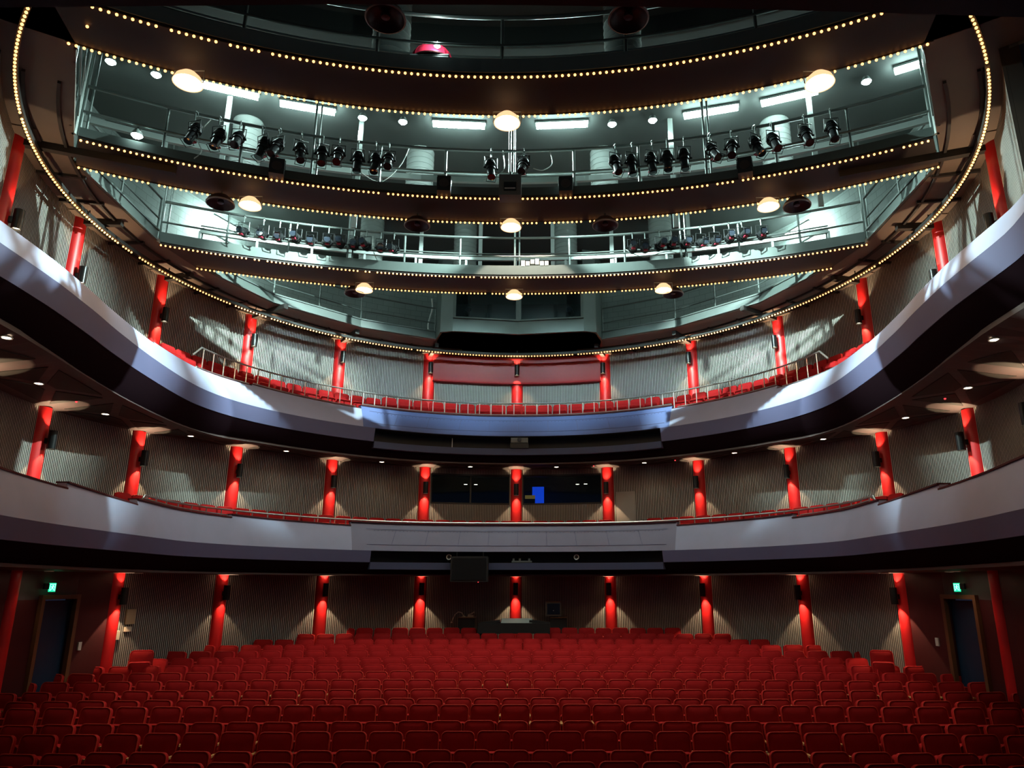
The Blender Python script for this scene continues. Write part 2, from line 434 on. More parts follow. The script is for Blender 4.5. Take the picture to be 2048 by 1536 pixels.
for k in range(-6, 7): column(k, EYE+0.9, zmid(colang(k)), 'middle balcony wall')
for k in range(-5, 6): column(k, 0.2, Z_LOW, 'stalls wall')

def make_wall_lamp():
    rt = root('wall_lamp', (0,0,0), '', 'wall lamp')
    h = MB(); ro, ri, L = 0.082, 0.074, 0.19
    h.lathe([(ri,-0.135),(ri,-L),(ro,-L),(ro,L),(ri,L),(ri,0.135),(0.0,0.135)], n=20); h.lathe([(ri,-0.135),(0,-0.135)], n=20)
    hs_ = h.build('housing', 'lantern', rt, True)
    b = MB(); b.box((0,0.115,-0.02), (0.07,0.10,0.11)); b.cyl((0,0.15,-0.02),(0,0.19,-0.02),0.055,14); b.build('bracket', 'lantern', rt, True)
    for s in (-1,1):
        l_ = MB(); l_.lathe([(0.072,s*0.150),(0.0,s*0.152)], n=16); l_.build('lens', 'wall_lens', hs_)
    return rt
LAMP = make_wall_lamp(); lamp_used = [False]
def wall_lamp(k, z, lev, up=True, down=True, rr=9.355, wu_=1.0, wd_=1.0):
    a = colang(k); x, y = pol(rr, a)
    if not lamp_used[0]: rt = LAMP; rt.location = (x,y,z); rt.rotation_euler = (0,0,-rad(a)); lamp_used[0] = True
    else: rt = copy_tree(LAMP, (x,y,z), -rad(a))
    rt['label'] = 'black cylinder wall lamp on the %s column of the %s' % (kname(k), lev); rt['group'] = 'wall lamps of the %s' % lev
    if up: light_spot('lamp_beam_up', rt, (0,0,0.16), (PI,0,0), UP_W*wu_, WARM, rad(84), 0.12, 0.025)
    if down: light_spot('lamp_beam_down', rt, (0,0,-0.16), (0,0,0), DOWN_W*wd_, WARM, rad(84), 0.12, 0.025)
for k in range(-6,7): wall_lamp(k, EYE+lerp(abs(colang(k)),[0,20,38,57,75,95,113],[7.30,7.27,7.2,7.0,6.75,6.5,6.25]), 'upper gallery', rr=9.24 if k == 0 else 9.355)
for k in range(-6,7): wall_lamp(k, EYE+lerp(abs(colang(k)),[0,57,75,94,113],[3.12,3.12,3.0,2.86,2.75]), 'middle balcony')
for k in range(-4,5): wall_lamp(k, EYE+lerp(abs(colang(k)),[0,20,38,57,75],[-0.11,-0.11,-0.13,-0.19,-0.24]), 'stalls wall', up=k not in (-4,-1,0), down=k != -3)

# curved red bulkhead over the centre of the gallery
bk = MB(); bk.sweep(arc(9.40, colang(-1)+0.6, colang(1)-0.6, 16), [(0.03,EYE+6.85),(0,EYE+6.92),(0,EYE+7.86),(0.24,EYE+7.86),(0.24,EYE+6.85)])
tag(bk.build('curved_bulkhead', 'bulkhead_red', smooth=True), 'curved dark red bulkhead panel above the centre gallery seats', 'bulkhead', kind='thing')
x,y = pol(9.36, colang(0)); sb = MB(); sb.box((x,y,EYE+7.62),(0.40,0.06,0.22)); 
for i in range(4): sb.box((x-0.13+0.085*i, y-0.034, EYE+7.62),(0.05,0.01,0.13), 0, 1)
tag(sb.build('wall_speaker_plate', ['bulkhead_red','dark_red'], origin=(x,y,EYE+7.62)), 'small red louvred plate on the bulkhead above the centre lamp', 'wall plate')

# ------------------------------------------------------------------ balconies
def balcony(name, label, fr, secs, zb, zn, ze, zceil, setback, floor_drop, capw, seam_sec, mats, href=0.72):
    rt = root(name, (0, 15.13, zb), label, 'balcony', None, 0, 'thing'); org = (0,15.13,zb)
    for (a0,a1,h0,h1) in secs:
        n = max(3, int(abs(a1-a0)/1.5)); p = front_path(fr, a0, a1, n); m_ = MB()
        rows = []
        prof_n = 6
        cols_ = []
        for i,(x,y,nx,ny) in enumerate(p):
            t = i/(len(p)-1); zt = EYE+h0+(h1-h0)*t
            pr = []
            for j in range(prof_n+1):
                u = j/prof_n; pr.append((setback*(((zt-zb)*u/href)**1.25), zb+(zt-zb)*u))
            pr += [(setback+0.16, zt), (setback+0.16, zb), ]
            cols_.append([(x+nx*o, y+ny*o, z) for o,z in pr])
        K = len(cols_[0])
        vs = [q for c in cols_ for q in c]; fs = []
        for i in range(len(cols_)-1):
            for j in range(K): fs.append((i*K+j, i*K+(j+1)%K, (i+1)*K+(j+1)%K, (i+1)*K+j))
        fs += [tuple(range(K-1,-1,-1)), tuple(range((len(cols_)-1)*K, len(cols_)*K))]
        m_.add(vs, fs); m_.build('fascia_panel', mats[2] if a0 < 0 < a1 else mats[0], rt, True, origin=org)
        c_ = MB(); vs = []; fs = []
        for i,(x,y,nx,ny) in enumerate(p):
            t = i/(len(p)-1); zt = EYE+h0+(h1-h0)*t
            for o,z in ((setback-0.035,zt-0.004),(setback+0.20,zt-0.004),(setback+0.20,zt+0.025),(setback-0.035,zt+0.025)): vs.append((x+nx*o,y+ny*o,z))
        for i in range(len(p)-1):
            for j in range(4): fs.append((i*4+j, i*4+(j+1)%4, (i+1)*4+(j+1)%4, (i+1)*4+j))
        fs += [(3,2,1,0), tuple(range(len(p)*4-4, len(p)*4))]
        c_.add(vs, fs); c_.build('capping', 'cap', rt, origin=org)
    A = 135
    slot = seam_sec
    for (a0,a1) in ((-A,-slot),(slot,A)):
        n_ = MB(); n_.sweep(front_path(fr, a0, a1, int((a1-a0)/1.5)), [(0,zb),(0.6,zb),(0.6,zn),(0.08,zn)]); n_.build('valance', mats[1], rt, True, origin=org)
    # lighting slot in the middle: a black recess over a ledge
    p = front_path(fr, -slot, slot, 40)
    r_ = MB(); r_.sweep(p, [(0.55,zb),(0.62,zb),(0.62,zn),(0.55,zn)]); r_.sweep(p, [(0.04,zb-0.02),(0.6,zb-0.02),(0.6,zb),(0.04,zb)]); r_.build('slot_recess', 'black', rt, origin=org)
    l_ = MB(); l_.sweep(p, [(0.06,zn-0.20),(0.62,zn-0.20),(0.62,zn),(0.02,zn)]); l_.build('slot_ledge', 'ledge', rt, True, origin=org)
    # dark underside rolling back to the flat soffit
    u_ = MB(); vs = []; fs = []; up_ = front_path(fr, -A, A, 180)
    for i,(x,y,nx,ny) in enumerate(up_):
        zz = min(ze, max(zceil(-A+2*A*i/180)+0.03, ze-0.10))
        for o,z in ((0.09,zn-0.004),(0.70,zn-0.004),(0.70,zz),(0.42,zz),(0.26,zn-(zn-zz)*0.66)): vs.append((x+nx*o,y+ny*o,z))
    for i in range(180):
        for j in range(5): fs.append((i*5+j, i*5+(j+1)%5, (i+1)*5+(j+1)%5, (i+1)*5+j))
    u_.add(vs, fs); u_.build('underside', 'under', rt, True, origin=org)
    # flat soffit to the wall
    s_ = MB(); rows = [[],[],[],[]]
    for i in range(121):
        a = -132+264*i/120
        x0,y0 = pol(min(fr(a)+0.40, 9.6), a); x1,y1 = pol(9.66, a); z = zceil(a); z0_ = min(ze, max(z, ze-0.10))
        rows[0].append((x0,y0,z0_)); rows[1].append((x1,y1,z)); rows[2].append((x1,y1,z+0.08)); rows[3].append((x0,y0,z0_+0.08))
    rows.append(rows[0]); s_.grid(rows); s_.build('soffit', 'soffit', rt, origin=org)
    f_ = MB(); f_.sweep(front_path(fr, -A, A, 150), [(setback+0.1, EYE+floor_drop-0.1),(1.9,EYE+floor_drop-0.1),(1.9,EYE+floor_drop),(setback+0.1,EYE+floor_drop)]); f_.build('balcony_floor', 'carpet', rt, origin=org)
    return rt
USEC = [(-135,-90.5,5.10,5.12),(-90.5,-60.4,5.16,5.32),(-60.4,-35.8,5.36,5.31),(-35.8,35.2,5.42,5.43),(35.2,60.0,5.31,5.34),(60.0,90.5,5.25,5.13),(90.5,135,5.10,5.08)]
LSEC = [(-135,-107.8,1.72,1.63),(-107.8,-89.5,1.74,1.61),(-89.5,-63.5,1.73,1.67),(-63.5,-37.3,1.75,1.69),(-37.3,36.0,1.80,1.81),(36.0,62.5,1.70,1.77),(62.5,88.5,1.67,1.73),(88.5,107.0,1.62,1.73),(107.0,135,1.63,1.73)]
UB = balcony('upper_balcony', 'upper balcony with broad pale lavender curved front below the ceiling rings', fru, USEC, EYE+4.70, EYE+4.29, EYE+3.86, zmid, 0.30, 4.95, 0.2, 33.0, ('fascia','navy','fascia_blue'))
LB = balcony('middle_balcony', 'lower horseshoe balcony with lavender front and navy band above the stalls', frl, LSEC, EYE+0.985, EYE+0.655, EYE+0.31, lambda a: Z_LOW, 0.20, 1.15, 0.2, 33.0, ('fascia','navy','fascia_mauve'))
# panel joints and fixing dots on the two centre fronts
def joints(rt, fr, zb, zt, setback, a_list, sl):
    m_ = MB(); 
    def P(a, u, off=-0.006):
        x,y = pol(fr(a)+setback*(u**1.25)+off, a); return Vector((x,y,zb+(zt-zb)*u))
    for a, lean in a_list:
        m_.tube([P(a+lean*(1-u), u) for u in (0.22,0.4,0.6,0.78)], 0.006, 4)
    for u in (0.22, 0.78): m_.tube([P(-34+68*i/40, u) for i in range(41)], 0.006, 4)
    for i in range(84):
        if i % 7 == 0: continue
        m_.cyl(P(-33+66*i/83, 0.72, 0.0), P(-33+66*i/83, 0.72, -0.008), 0.011, 6)
    m_.build('panel_seam', 'navy', rt, origin=rt.location)
joints(UB, fru, EYE+4.70, EYE+5.42, 0.30, [(-27,-2),(-20,-1.5),(-13,-1),(-6.5,-.5),(0,0),(6.5,.5),(13,1),(20,1.5),(27,2)], 1)
joints(LB, frl, EYE+0.985, EYE+1.80, 0.20, [(-27,-2),(-20,-1.5),(-13,-1),(-6.5,-.5),(0,0),(6.5,.5),(13,1),(20,1.5),(27,2)], 1)
# dark panels set in the middle soffit, between the radial ribs
def zs_(a, t):
    ze = EYE+3.86; z = zmid(a); z0 = min(ze, max(z, ze-0.10)); r0 = min(fru(a)+0.40, 9.6); r = min(fru(a)+0.5, 9.4); r = r+(9.55-r)*t
    return z0+(z-z0)*(r-r0)/max(0.05, 9.66-r0)
def soffit_panels():
    for k in range(-7, 7):
        a0 = colang(k)+1.6; a1 = colang(k+1)-1.6; am_ = (a0+a1)/2
        for (tri) in (((a0+1.5, .10),(a1-1.5,.10),(am_+1.2,.46),(am_-1.2,.46)), ((a0,.16),(am_-2.4,.52),(a0,.88)), ((a1,.16),(a1,.88),(am_+2.4,.52)), ((am_-1.2,.60),(am_+1.2,.60),(a1-1.5,.92),(a0+1.5,.92))):
            m_ = MB(); pts = []
            for a, t in tri:
                r0 = min(fru(a)+0.5, 9.4); r = r0+(9.55-r0)*t; x,y = pol(r,a); pts.append((x,y))
            if max(abs(a) for a,t in tri) > 126: continue
            z = zmid(am_); n = len(pts)
            m_.add([(p[0],p[1],zs_(*tri[i])-0.012) for i,p in enumerate(pts)]+[(p[0],p[1],zs_(*tri[i])+0.01) for i,p in enumerate(pts)], [tuple(range(n)), tuple(range(2*n-1,n-1,-1))]+[(i,(i+1)%n,n+(i+1)%n,n+i) for i in range(n)])
            m_.build('soffit_panel', 'soffit_panel', UB, origin=UB.location)
soffit_panels()
# downlights in the soffits
def make_downlight():
    rt = root('downlight', (0,0,0), '', 'downlight')
    a = MB(); a.lathe([(0.062,-0.002),(0.085,-0.012),(0.09,0.0),(0.062,0.03)], n=20); a.build('trim_ring', 'white_pl', rt, True)
    b = MB(); b.lathe([(0.064,-0.006),(0,-0.010)], n=16); b.build('lens', 'down_lens', rt)
    return rt
DL = make_downlight(); first_dl = [True]
def downlight(x, y, z, lab, grp, watts=DOWNLIGHT_W):
    if first_dl[0]: rt = DL; rt.location = (x,y,z); first_dl[0] = False
    else: rt = copy_tree(DL, (x,y,z))
    rt['label'] = lab; rt['group'] = grp
    if watts: light_spot('downlight_beam', rt, (0,0,-0.02), (0,0,0), watts, (1,.8,.55), rad(110), 0.6, 0.04)
for i in range(-7, 7):
    a = colang(i)+COLK/2
    a = lerp(a, [-121,-102,-84,-65,-46.5,-28,-9.3,9.3,28,46.5,65,84,102,121],[-125,-109,-94,-78.5,-62,-45,-27,-9.3][0:0] or [-121,-106,-90.5,-74.5,-58.5,-42,-27,-9.3][0:0] or [-121,-104,-87,-68,-48.5,-28.6,-9.8,8.6,27.6,47,66,85.5,103,121])
    x, y = pol(lerp(abs(a),[0,20,45,70,95,115],[9.0,9.0,8.95,9.0,8.95,8.9]), a)
    n = (i+1) if i >= 0 else -i
    rr_d = math.hypot(x, y-15.13); r0_d = min(fru(a)+0.40,9.6); z0_d = min(EYE+3.86, max(zmid(a), EYE+3.76)); zd = z0_d+(zmid(a)-z0_d)*(rr_d-r0_d)/max(.05,9.66-r0_d)
    downlight(x, y, zd-0.015, 'round white downlight in the middle ceiling, %s %s of the centre column' % (nth(n), 'right' if i >= 0 else 'left'), 'downlights under the upper balcony')
for i,(a,r,lab) in enumerate(((-92.2,9.1,'left downlight over the left stalls door'),(-76.0,8.9,'left downlight near the last left stalls column'),(75.2,9.0,'right downlight against the last right stalls column'),(88.2,9.1,'first downlight over the right stalls door'),(90.8,9.0,'second downlight over the right stalls door'))):
    x,y = pol(r,a); downlight(x,y,Z_LOW-0.004,'round '+lab,'downlights over the stalls doors', 3.0 if i > 1 else 2.0)
x,y = pol(8.9, -80); led = MB(); 
for i,(a,r,z,lab) in enumerate(((-99,8.6,None,'left arm of the middle ceiling'),(101,8.6,None,'right arm of the middle ceiling'),(16,9.0,None,'middle ceiling beside first right column'),(33.5,9.0,None,'middle ceiling beside second right column'))):
    x,y = pol(r,a); m_ = MB(); m_.lathe([(0.02,0),(0.02,-0.02),(0.0,-0.03)], n=8); o = m_.build('indicator_light', 'red_led'); o.location = (x,y,zmid(a)-0.012)
    tag(o, 'tiny red indicator light in the '+lab, 'indicator light', 'red indicator lights')

# ------------------------------------------------------------------ balcony handrails
def rail(name, label, fr, off, z, a0, a1, step, secs, low=None, ends=True):
    x0,y0 = pol(fr(0)+off, 0); rt = root(name, (x0,y0,z-0.45), label, 'handrail'); org = rt.location
    def P(a, zz, d=0): 
        p = front_path(fr, a, a+0.01, 1)[0]; return (p[0]+p[2]*(off+d), p[1]+p[3]*(off+d), zz)
    def top(a):
        for (s0,s1,h0,h1) in secs:
            if s0 <= a <= s1: return EYE+h0+(h1-h0)*(a-s0)/(s1-s0)
        return z-0.3
    n = int((a1-a0)/1.2); t_ = MB(); pts = [P(a0+(a1-a0)*i/n, z) for i in range(n+1)]
    if ends: pts = [P(a0-2.2, z-0.30)] + pts + [P(a1+2.2, z-0.30)]
    t_.tube(pts, 0.024, 8); t_.build('top_rail', 'chrome', rt, True, origin=org)
    a = a0+0.6
    while a < a1:
        m_ = MB(); m_.cyl(P(a, top(a)), P(a, z), 0.016, 8); m_.build('post', 'chrome', rt, True, origin=org); a += step
    for (s0,s1) in (low or ()):
        m_ = MB(); n = max(2,int((s1-s0)/1.2)); q = [P(s0+(s1-s0)*i/n, top(min(max(s0+(s1-s0)*i/n, s0+0.3), s1-0.3))+0.055, -0.06) for i in range(n+1)]
        q = [(q[0][0],q[0][1],q[0][2]-0.05)]+q+[(q[-1][0],q[-1][1],q[-1][2]-0.05)]
        m_.tube(q, 0.018, 8); m_.build('lower_rail', 'chrome', rt, True, origin=org)
    return rt
rail('balcony_handrail', 'long stainless handrail with thin posts along the upper balcony front', fru, 0.36, EYE+5.88, -72.5, 70.5, 2.62, USEC, ((-74,-61),(-60,-37),(-35.5,35),(36.5,59.5),(61,80)))
rail('balcony_handrail', 'low stainless handrail along the lower horseshoe balcony front', frl, 0.26, EYE+1.865, -86.5, 85.5, 3.4, LSEC, ((-88,-64.5),(64.5,85)), True)

# ------------------------------------------------------------------ theatre seats
def rrect(wd, z0, z1, rt_, rb, n=4):
    pts = []
    for cx, cz, r, s in ((wd/2-rt_, z1-rt_, rt_, 0), (-wd/2+rt_, z1-rt_, rt_, 1), (-wd/2+rb, z0+rb, rb, 2), (wd/2-rb, z0+rb, rb, 3)):
        for i in range(n+1):
            t = PI/2*s + PI/2*i/n; pts.append((cx+r*math.cos(t), cz+r*math.sin(t)))
    return pts
def cushion_mb(wd, z0, z1, th, rt_, rb, tilt, pivot, y0=0.0, bulge=0.02, pipe=0.0075, n=4):
    m_ = MB(); base = rrect(wd, z0, z1, rt_, rb, n); cx, cz = 0, (z0+z1)/2
    def ring(sx, y):
        kx = (wd/2-sx)/(wd/2); kz = ((z1-z0)/2-sx)/((z1-z0)/2)
        return [(p[0]*kx, y, cz+(p[1]-cz)*kz) for p in base]
    rings = [ring(0.05, th/2), ring(0.0, th/2-0.015), ring(0.0, -th/2+0.02), ring(0.012, -th/2+0.002), ring(0.022, -th/2+0.006), ring(0.06, -th/2-bulge*0.6), ring(min(wd,z1-z0)*0.32, -th/2-bulge)]
    N = len(base); vs = [q for r in rings for q in r]; fs = []
    for i in range(len(rings)-1):
        for j in range(N): fs.append((i*N+j, i*N+(j+1)%N, (i+1)*N+(j+1)%N, (i+1)*N+j))
    fs += [tuple(range(N-1,-1,-1)), tuple(range((len(rings)-1)*N, len(rings)*N))]
    m_.add(vs, fs, 0)
    if pipe: m_.tube([(p[0],p[1],p[2]) for p in ring(0.003, -th/2+0.008)], pipe, 5, 1, True)
    T = Matrix.Translation((0,y0,pivot)) @ Matrix.Rotation(tilt,4,'X') @ Matrix.Translation((0,0,-pivot))
    m_.v = [tuple(T @ Vector(q)) for q in m_.v]
    return m_
SW = 0.492
def make_seat(name, simple=False):
    fr_ = MB()
    for s in (-1,1):
        fr_.box((s*0.225,0.02,0.21), (0.035,0.06,0.42)); fr_.box((s*0.225,-0.03,0.012), (0.06,0.26,0.024))
    fr_.box((0,0.05,0.30), (0.45,0.03,0.05))
    o = fr_.build(name, 'seat_frame')
    cushion_mb(SW, 0.36, TOPH, 0.085, 0.075, 0.03, -0.17, 0.36, 0.035, n=2 if simple else 4, pipe=0 if simple else 0.0075).build('backrest', ['velvet','piping'] if not simple else 'velvet', o, True)
    cushion_mb(0.455, 0.24, 0.62, 0.10, 0.05, 0.05, 0.10, 0.26, -0.075, n=2 if simple else 3, pipe=0 if simple else 0.006).build('seat_cushion', ['velvet','piping'] if not simple else 'velvet', o, True)
    if not simple:
        ar = MB(); ar.box((0.263,-0.03,0.585), (0.045,0.30,0.025), mi=1); ar.box((0.263,-0.02,0.43), (0.03,0.22,0.29)); ar.build('armrest', ['velvet','wood'], o)
    return o
rowc = [935.5,903.7,879,858.6,877,887.3,871.6,914.3,872.6,905,892.8,861.3,813.1,898.2,1207,954]
rowl = [None,None,None,None,None,None,None,None,34,116,203,300,363,519.6,587,686]
rowr = [None,None,None,None,None,None,None,2030,1973.5,1896,1819,1731,1677,1523,1462,1371]
seat = make_seat('theatre_seat'); seat_n = 0; tail = []
LIM = 300
def zc_of(D, z): return D*math.cos(.272) + (z-EYE)*math.sin(.272)
positions = []
for i in range(16):
    D, zt = rowD[i], rowZ[i]; Zc = zc_of(D, zt)
    X = lambda px: (px-1069.5)/1444*Zc + 0.53
    xl = X(rowl[i]) if rowl[i] is not None else X(0)-0.9
    xr = X(rowr[i]) if rowr[i] is not None else X(2048)+0.9
    pit = lambda x: 0.517+0.00105*(x-0.3)**2
    xs = []; b = X(rowc[i])
    while b < xr-0.2: p = pit(b+0.26); xs.append((b+p/2, p)); b += p
    b = X(rowc[i])
    while b > xl+0.2: p = pit(b-0.26); xs.append((b-p/2, p)); b -= p
    xs.sort()
    if i == 15:
        xs = [q for q in xs if not (X(957) < q[0] < X(1094))]
    xs = [q for q in xs if xl-0.1 < q[0] < xr+0.1]
    for n, (x, p) in enumerate(xs):
        y = D - 0.0062*(x-0.3)**2
        positions.append((i, n, len(xs), x, y, zt-TOPH, p))
for (i, n, N, x, y, z, p) in positions:
    if seat_n < LIM:
        o = seat if seat_n == 0 else copy_tree(seat)
        o.location = (x, y, z); o.rotation_euler = (random.uniform(-.012,.012), 0, 0.0124*(x-0.3)+random.uniform(-.01,.01)); o.scale = (p/0.527, 1, 1+random.uniform(-.006,.006))
        o['label'] = 'red velvet theatre seat, %s from left in the %s stalls row from the front' % (nth(n+1), nth(i+1))
        o['category'] = 'seat'; o['group'] = '%s stalls row from the front' % nth(i+1)
        seat_n += 1
    else: tail.append((i, n, N, x, y, z, p))
if tail:
    ss = make_seat('seat_template', True); parts = [ss]+list(ss.children); big = MB()
    for (i, n, N, x, y, z, p) in tail:
        T = Matrix.Translation((x,y,z)) @ Matrix.Rotation(0.0124*(x-0.3),4,'Z') @ Matrix.Diagonal((p/0.527,1,1+random.uniform(-.006,.006),1))
        for pi_, q in enumerate(parts):
            big.add([T @ v.co for v in q.data.vertices], [tuple(f.vertices) for f in q.data.polygons], 1 if pi_ == 0 else 0)
    for q in parts[::-1]: bpy.data.objects.remove(q)
    o = big.build('rear_stalls_seats', ['velvet','seat_frame'], smooth=True, kind='stuff')
    tag(o, 'rows of small red velvet seats filling the back of the stalls', 'seats')
# balcony seats
bs = make_seat('gallery_seat', True); bs_first = True
def balcony_seats(a0, a1, step, r, ztop, lev, skip=lambda a: False):
    global bs_first
    n = int(round((a1-a0)/step)); cnt = 0
    for i in range(n+1):
        a = a0+(a1-a0)*i/n
        if skip(a): continue
        cnt += 1; x,y = pol(r, a)
        o = bs if bs_first else copy_tree(bs); bs_first = False
        o.location = (x,y,EYE+ztop(a)-TOPH); o.rotation_euler = (0,0,-rad(a)); o.scale = (1.0,1,1)
        o['label'] = 'red velvet seat on the %s, %s from the left end of its row' % (lev, nth(cnt)); o['category'] = 'seat'; o['group'] = 'seats of the %s' % lev
balcony_seats(-75, 76, 3.34, 9.04, lambda a: 6.0 if -29 < a < 31 else 5.92, 'upper balcony')
balcony_seats(-80.5, 79.5, 3.40, 8.92, lambda a: 2.05, 'middle balcony', lambda a: 19.5 < a < 26.5)
# two single seats standing by the last stalls columns
for s, lab in ((-1,'lone red seat standing by the left stalls wall near the notices'),(1,'lone red seat standing by the right stalls wall near the last column')):
    o = make_seat('aisle_seat', True); x,y = pol(8.8, s*74.0)
    o.location = (x, y, 0.66); o.rotation_euler = (0,0,-rad(s*20)); tag(o, lab, 'seat')

# ------------------------------------------------------------------ main ceiling, ring and bridges
ceil_in = [(-6.0,4.6),(-6.2,8.2),(-6.39,9.12),(-7.83,11.40),(-8.39,12.30),(-8.45,15.50),(-8.19,16.86),(-7.62,18.2),(-7.05,19.49),(-6.02,20.6),(-5.0,21.55),(-3.88,22.2),(-2.75,22.76),(-2.49,21.98),(-2.11,21.88),(-1.0,22.04)]
ceil_in = ceil_in + [(0,22.19)] + [(-x,y) for x,y in ceil_in[::-1]]
outer = []
for x,y in ceil_in:
    a = math.degrees(math.atan2(x, y-15.13))
    if y < 9.5: outer.append((math.copysign(9.9,x), y)) 
    else: outer.append(pol(9.78, a))
cm = MB(); rows = [[(x,y,Z_TOP) for x,y in ceil_in],[(x,y,Z_TOP) for x,y in outer],[(x,y,Z_TOP+0.1) for x,y in outer],[(x,y,Z_TOP+0.1) for x,y in ceil_in]]
rows.append(rows[0]); cm.grid(rows)
# subdivide outer ring accurately: extra wedge between chords and drum
struct('ceiling', cm, 'ceiling')
cr_ = MB()
for i in range(80):
    a0 = -128+256*i/80; a1 = a0+3.2
    cr_.add([(*pol(9.05,a0),Z_TOP-0.002),(*pol(9.05,a1),Z_TOP-0.002),(*pol(9.78,a1),Z_TOP-0.002),(*pol(9.78,a0),Z_TOP-0.002)], [(0,1,2,3)])
struct('ceiling_margin', cr_, 'ceiling')
rf = MB(); rf.box((0,14.5,Z_ROOF+0.1),(22,24,0.2)); struct('roof', rf, 'roof')
for s, nm in ((-1,'wall_void_left'),(1,'wall_void_right')):
    m_ = MB(); m_.box((s*9.0, 7.2, EYE+9.3), (0.15, 6.4, 2.9)); struct(nm, m_, 'black')
    m_ = MB(); m_.box((s*10.6, 5.6, EYE+4), (1.4, 5.4, 14)); struct('wall_pier_left' if s < 0 else 'wall_pier_right', m_, 'black')
m_ = MB(); m_.sweep(arc(13.95, -40, 40, 40, SC), [(0,EYE+10.25),(0.06,EYE+10.25),(0.06,Z_ROOF),(0,Z_ROOF)]); struct('wall_void_light_baffle', m_, 'roof')  # baffle added below the roof to hold tube light off the foremost bridge
# radial beams under the ceiling at every column and between them
for k in range(-6, 7):
    a = colang(k)
    if abs(k) > 0:
        x0,y0 = pol(9.6, a); 
        r1 = 7.0
        if abs(k) <= 1: r1 = 8.4
        elif abs(k) == 2: r1 = 8.35
        elif abs(k) == 3: r1 = 8.0
        elif abs(k) in (4,5): r1 = 8.7
        x1,y1 = pol(r1, a); m_ = MB()
        c = ((x0+x1)/2,(y0+y1)/2,Z_TOP-0.07); m_.box(c,(0.13,9.6-r1,0.14),-rad(a)); 
        m_.build('ceiling_beam','beam',kind='structure')
    for d in (COLK*0.36, COLK*0.72):
        if k == 6: continue
        aa = a+d; m_ = MB(); r1 = 8.75; x0,y0 = pol(9.66, aa); x1,y1 = pol(r1, aa)
        if abs(aa) < 14: continue
        m_.box(((x0+x1)/2,(y0+y1)/2,Z_TOP-0.03),(0.06,9.66-r1,0.06),-rad(aa)); m_.build('ceiling_beam','beam',kind='structure')
for r in (8.82, 9.30):
    for (a0,a1) in ((-126,-13),(13,126)):
        m_ = MB(); m_.sweep(arc(r, a0, a1, 60), [(0,Z_TOP-0.05),(0.05,Z_TOP-0.05),(0.05,Z_TOP),(0,Z_TOP)]); m_.build('ceiling_beam','beam',kind='structure')
# dark wall channel just in front of the wall head
m_ = MB(); m_.sweep(arc(9.38,-126,126,120), [(0,Z_TOP-0.06),(0.07,Z_TOP-0.06),(0.07,Z_TOP),(0,Z_TOP)]); m_.build('trim_1','beam',kind='structure')
# plates over the columns
for k in range(-6,7):
    if k == 0: continue
    a = colang(k); x,y = pol(9.55,a); m_ = MB(); m_.box((x,y,Z_TOP-0.012),(0.95,0.62,0.024),-rad(a)); o = m_.build('column_head_plate','ceiling')
    tag(o, 'pale ceiling plate over the red gallery column %s' % kname(k), 'ceiling plate', 'plates over the gallery columns', 'thing')

# festoon strings
BULB = None
def festoon(name, label, pts, zoff, spacing=0.10, gaps=(), carrier=True, r=0.022):
    """pts: dense 3-D polyline; the bulbs hang just under it"""
    global BULB
    pts = [Vector(p) for p in pts]
    rt = root('festoon_string', pts[len(pts)//2], label, 'string lights', 'strings of bulbs round the ceiling'); org = rt.location
    c_ = MB(); c_.tube(pts[::2]+([pts[-1]] if len(pts) % 2 == 0 else []), 0.012, 5); c_.build('cable_channel', 'beam', rt, origin=org)
    if BULB is None:
        b = MB(); n = 8; prof = []
        for i in range(7):
            t = PI*i/6; prof.append((r*math.sin(t) if 0 < i < 6 else 0.001, -r*math.cos(t)))
        b.lathe(prof, n=n); BULB = b
        me = bpy.data.meshes.new('bulb'); me.from_pydata(b.v, [], b.f); me.materials.append(M['bulb']); me.shade_smooth(); BULB = me
    # walk along the line
    out = []; d = 0.0; nxt = spacing/2; L = 0
    for i in range(len(pts)-1):
        seg = (pts[i+1]-pts[i]); l = seg.length
        while nxt <= L+l:
            out.append(pts[i]+seg*((nxt-L)/l)); nxt += spacing
        L += l
    N = len(out); drop = set()
    rnd = random.Random(len(label))
    for g in range(int(N/28)): drop.add(rnd.randrange(N))
    keep = [p+Vector((0,0,zoff)) for i,p in enumerate(out) if i not in drop]
    cp = cam.location
    order = sorted(range(len(keep)), key=lambda i: (keep[i]-cp).length)
    near = set(order[:100]); stuff = MB()
    for i, p in enumerate(keep):
        if i in near:
            o = bpy.data.objects.new('bulb', BULB); COL.objects.link(o); o.parent = rt; o.location = p-org
        else:
            stuff.add([v.co+p for v in BULB.vertices], [tuple(f.vertices) for f in BULB.polygons])
    if stuff.v: stuff.build('further_bulbs', 'bulb', rt, 'all', 'stuff', org)
    return rt
RC = Vector((0.02, 14.53)); ZR = EYE+7.57
ringpts = [(*pol(9.07, -138+276*i/300, RC), ZR+0.035) for i in range(301)]
ring = MB(); ring.sweep(arc(9.07, -138, 138, 160, RC), [(-0.035,ZR+0.03),(0.035,ZR+0.03),(0.035,ZR+0.11),(-0.035,ZR+0.11)])
rr_ = root('bulb_ring', (0.02,14.53,ZR), 'large dark ceiling ring that carries the outermost circle of bulbs', 'ring'); ring.build('ring_beam', 'beam', rr_, True, origin=rr_.location)
for k in range(-6,7):
    a = colang(k); x,y = pol(9.07, a, RC); m_ = MB(); m_.cyl((x,y,ZR+0.1),(x,y,Z_TOP-0.1),0.014,6); m_.build('hanger','beam',rr_,origin=rr_.location)
festoon('ring', 'outermost string of bulbs running round the large ceiling ring', ringpts, -0.035)
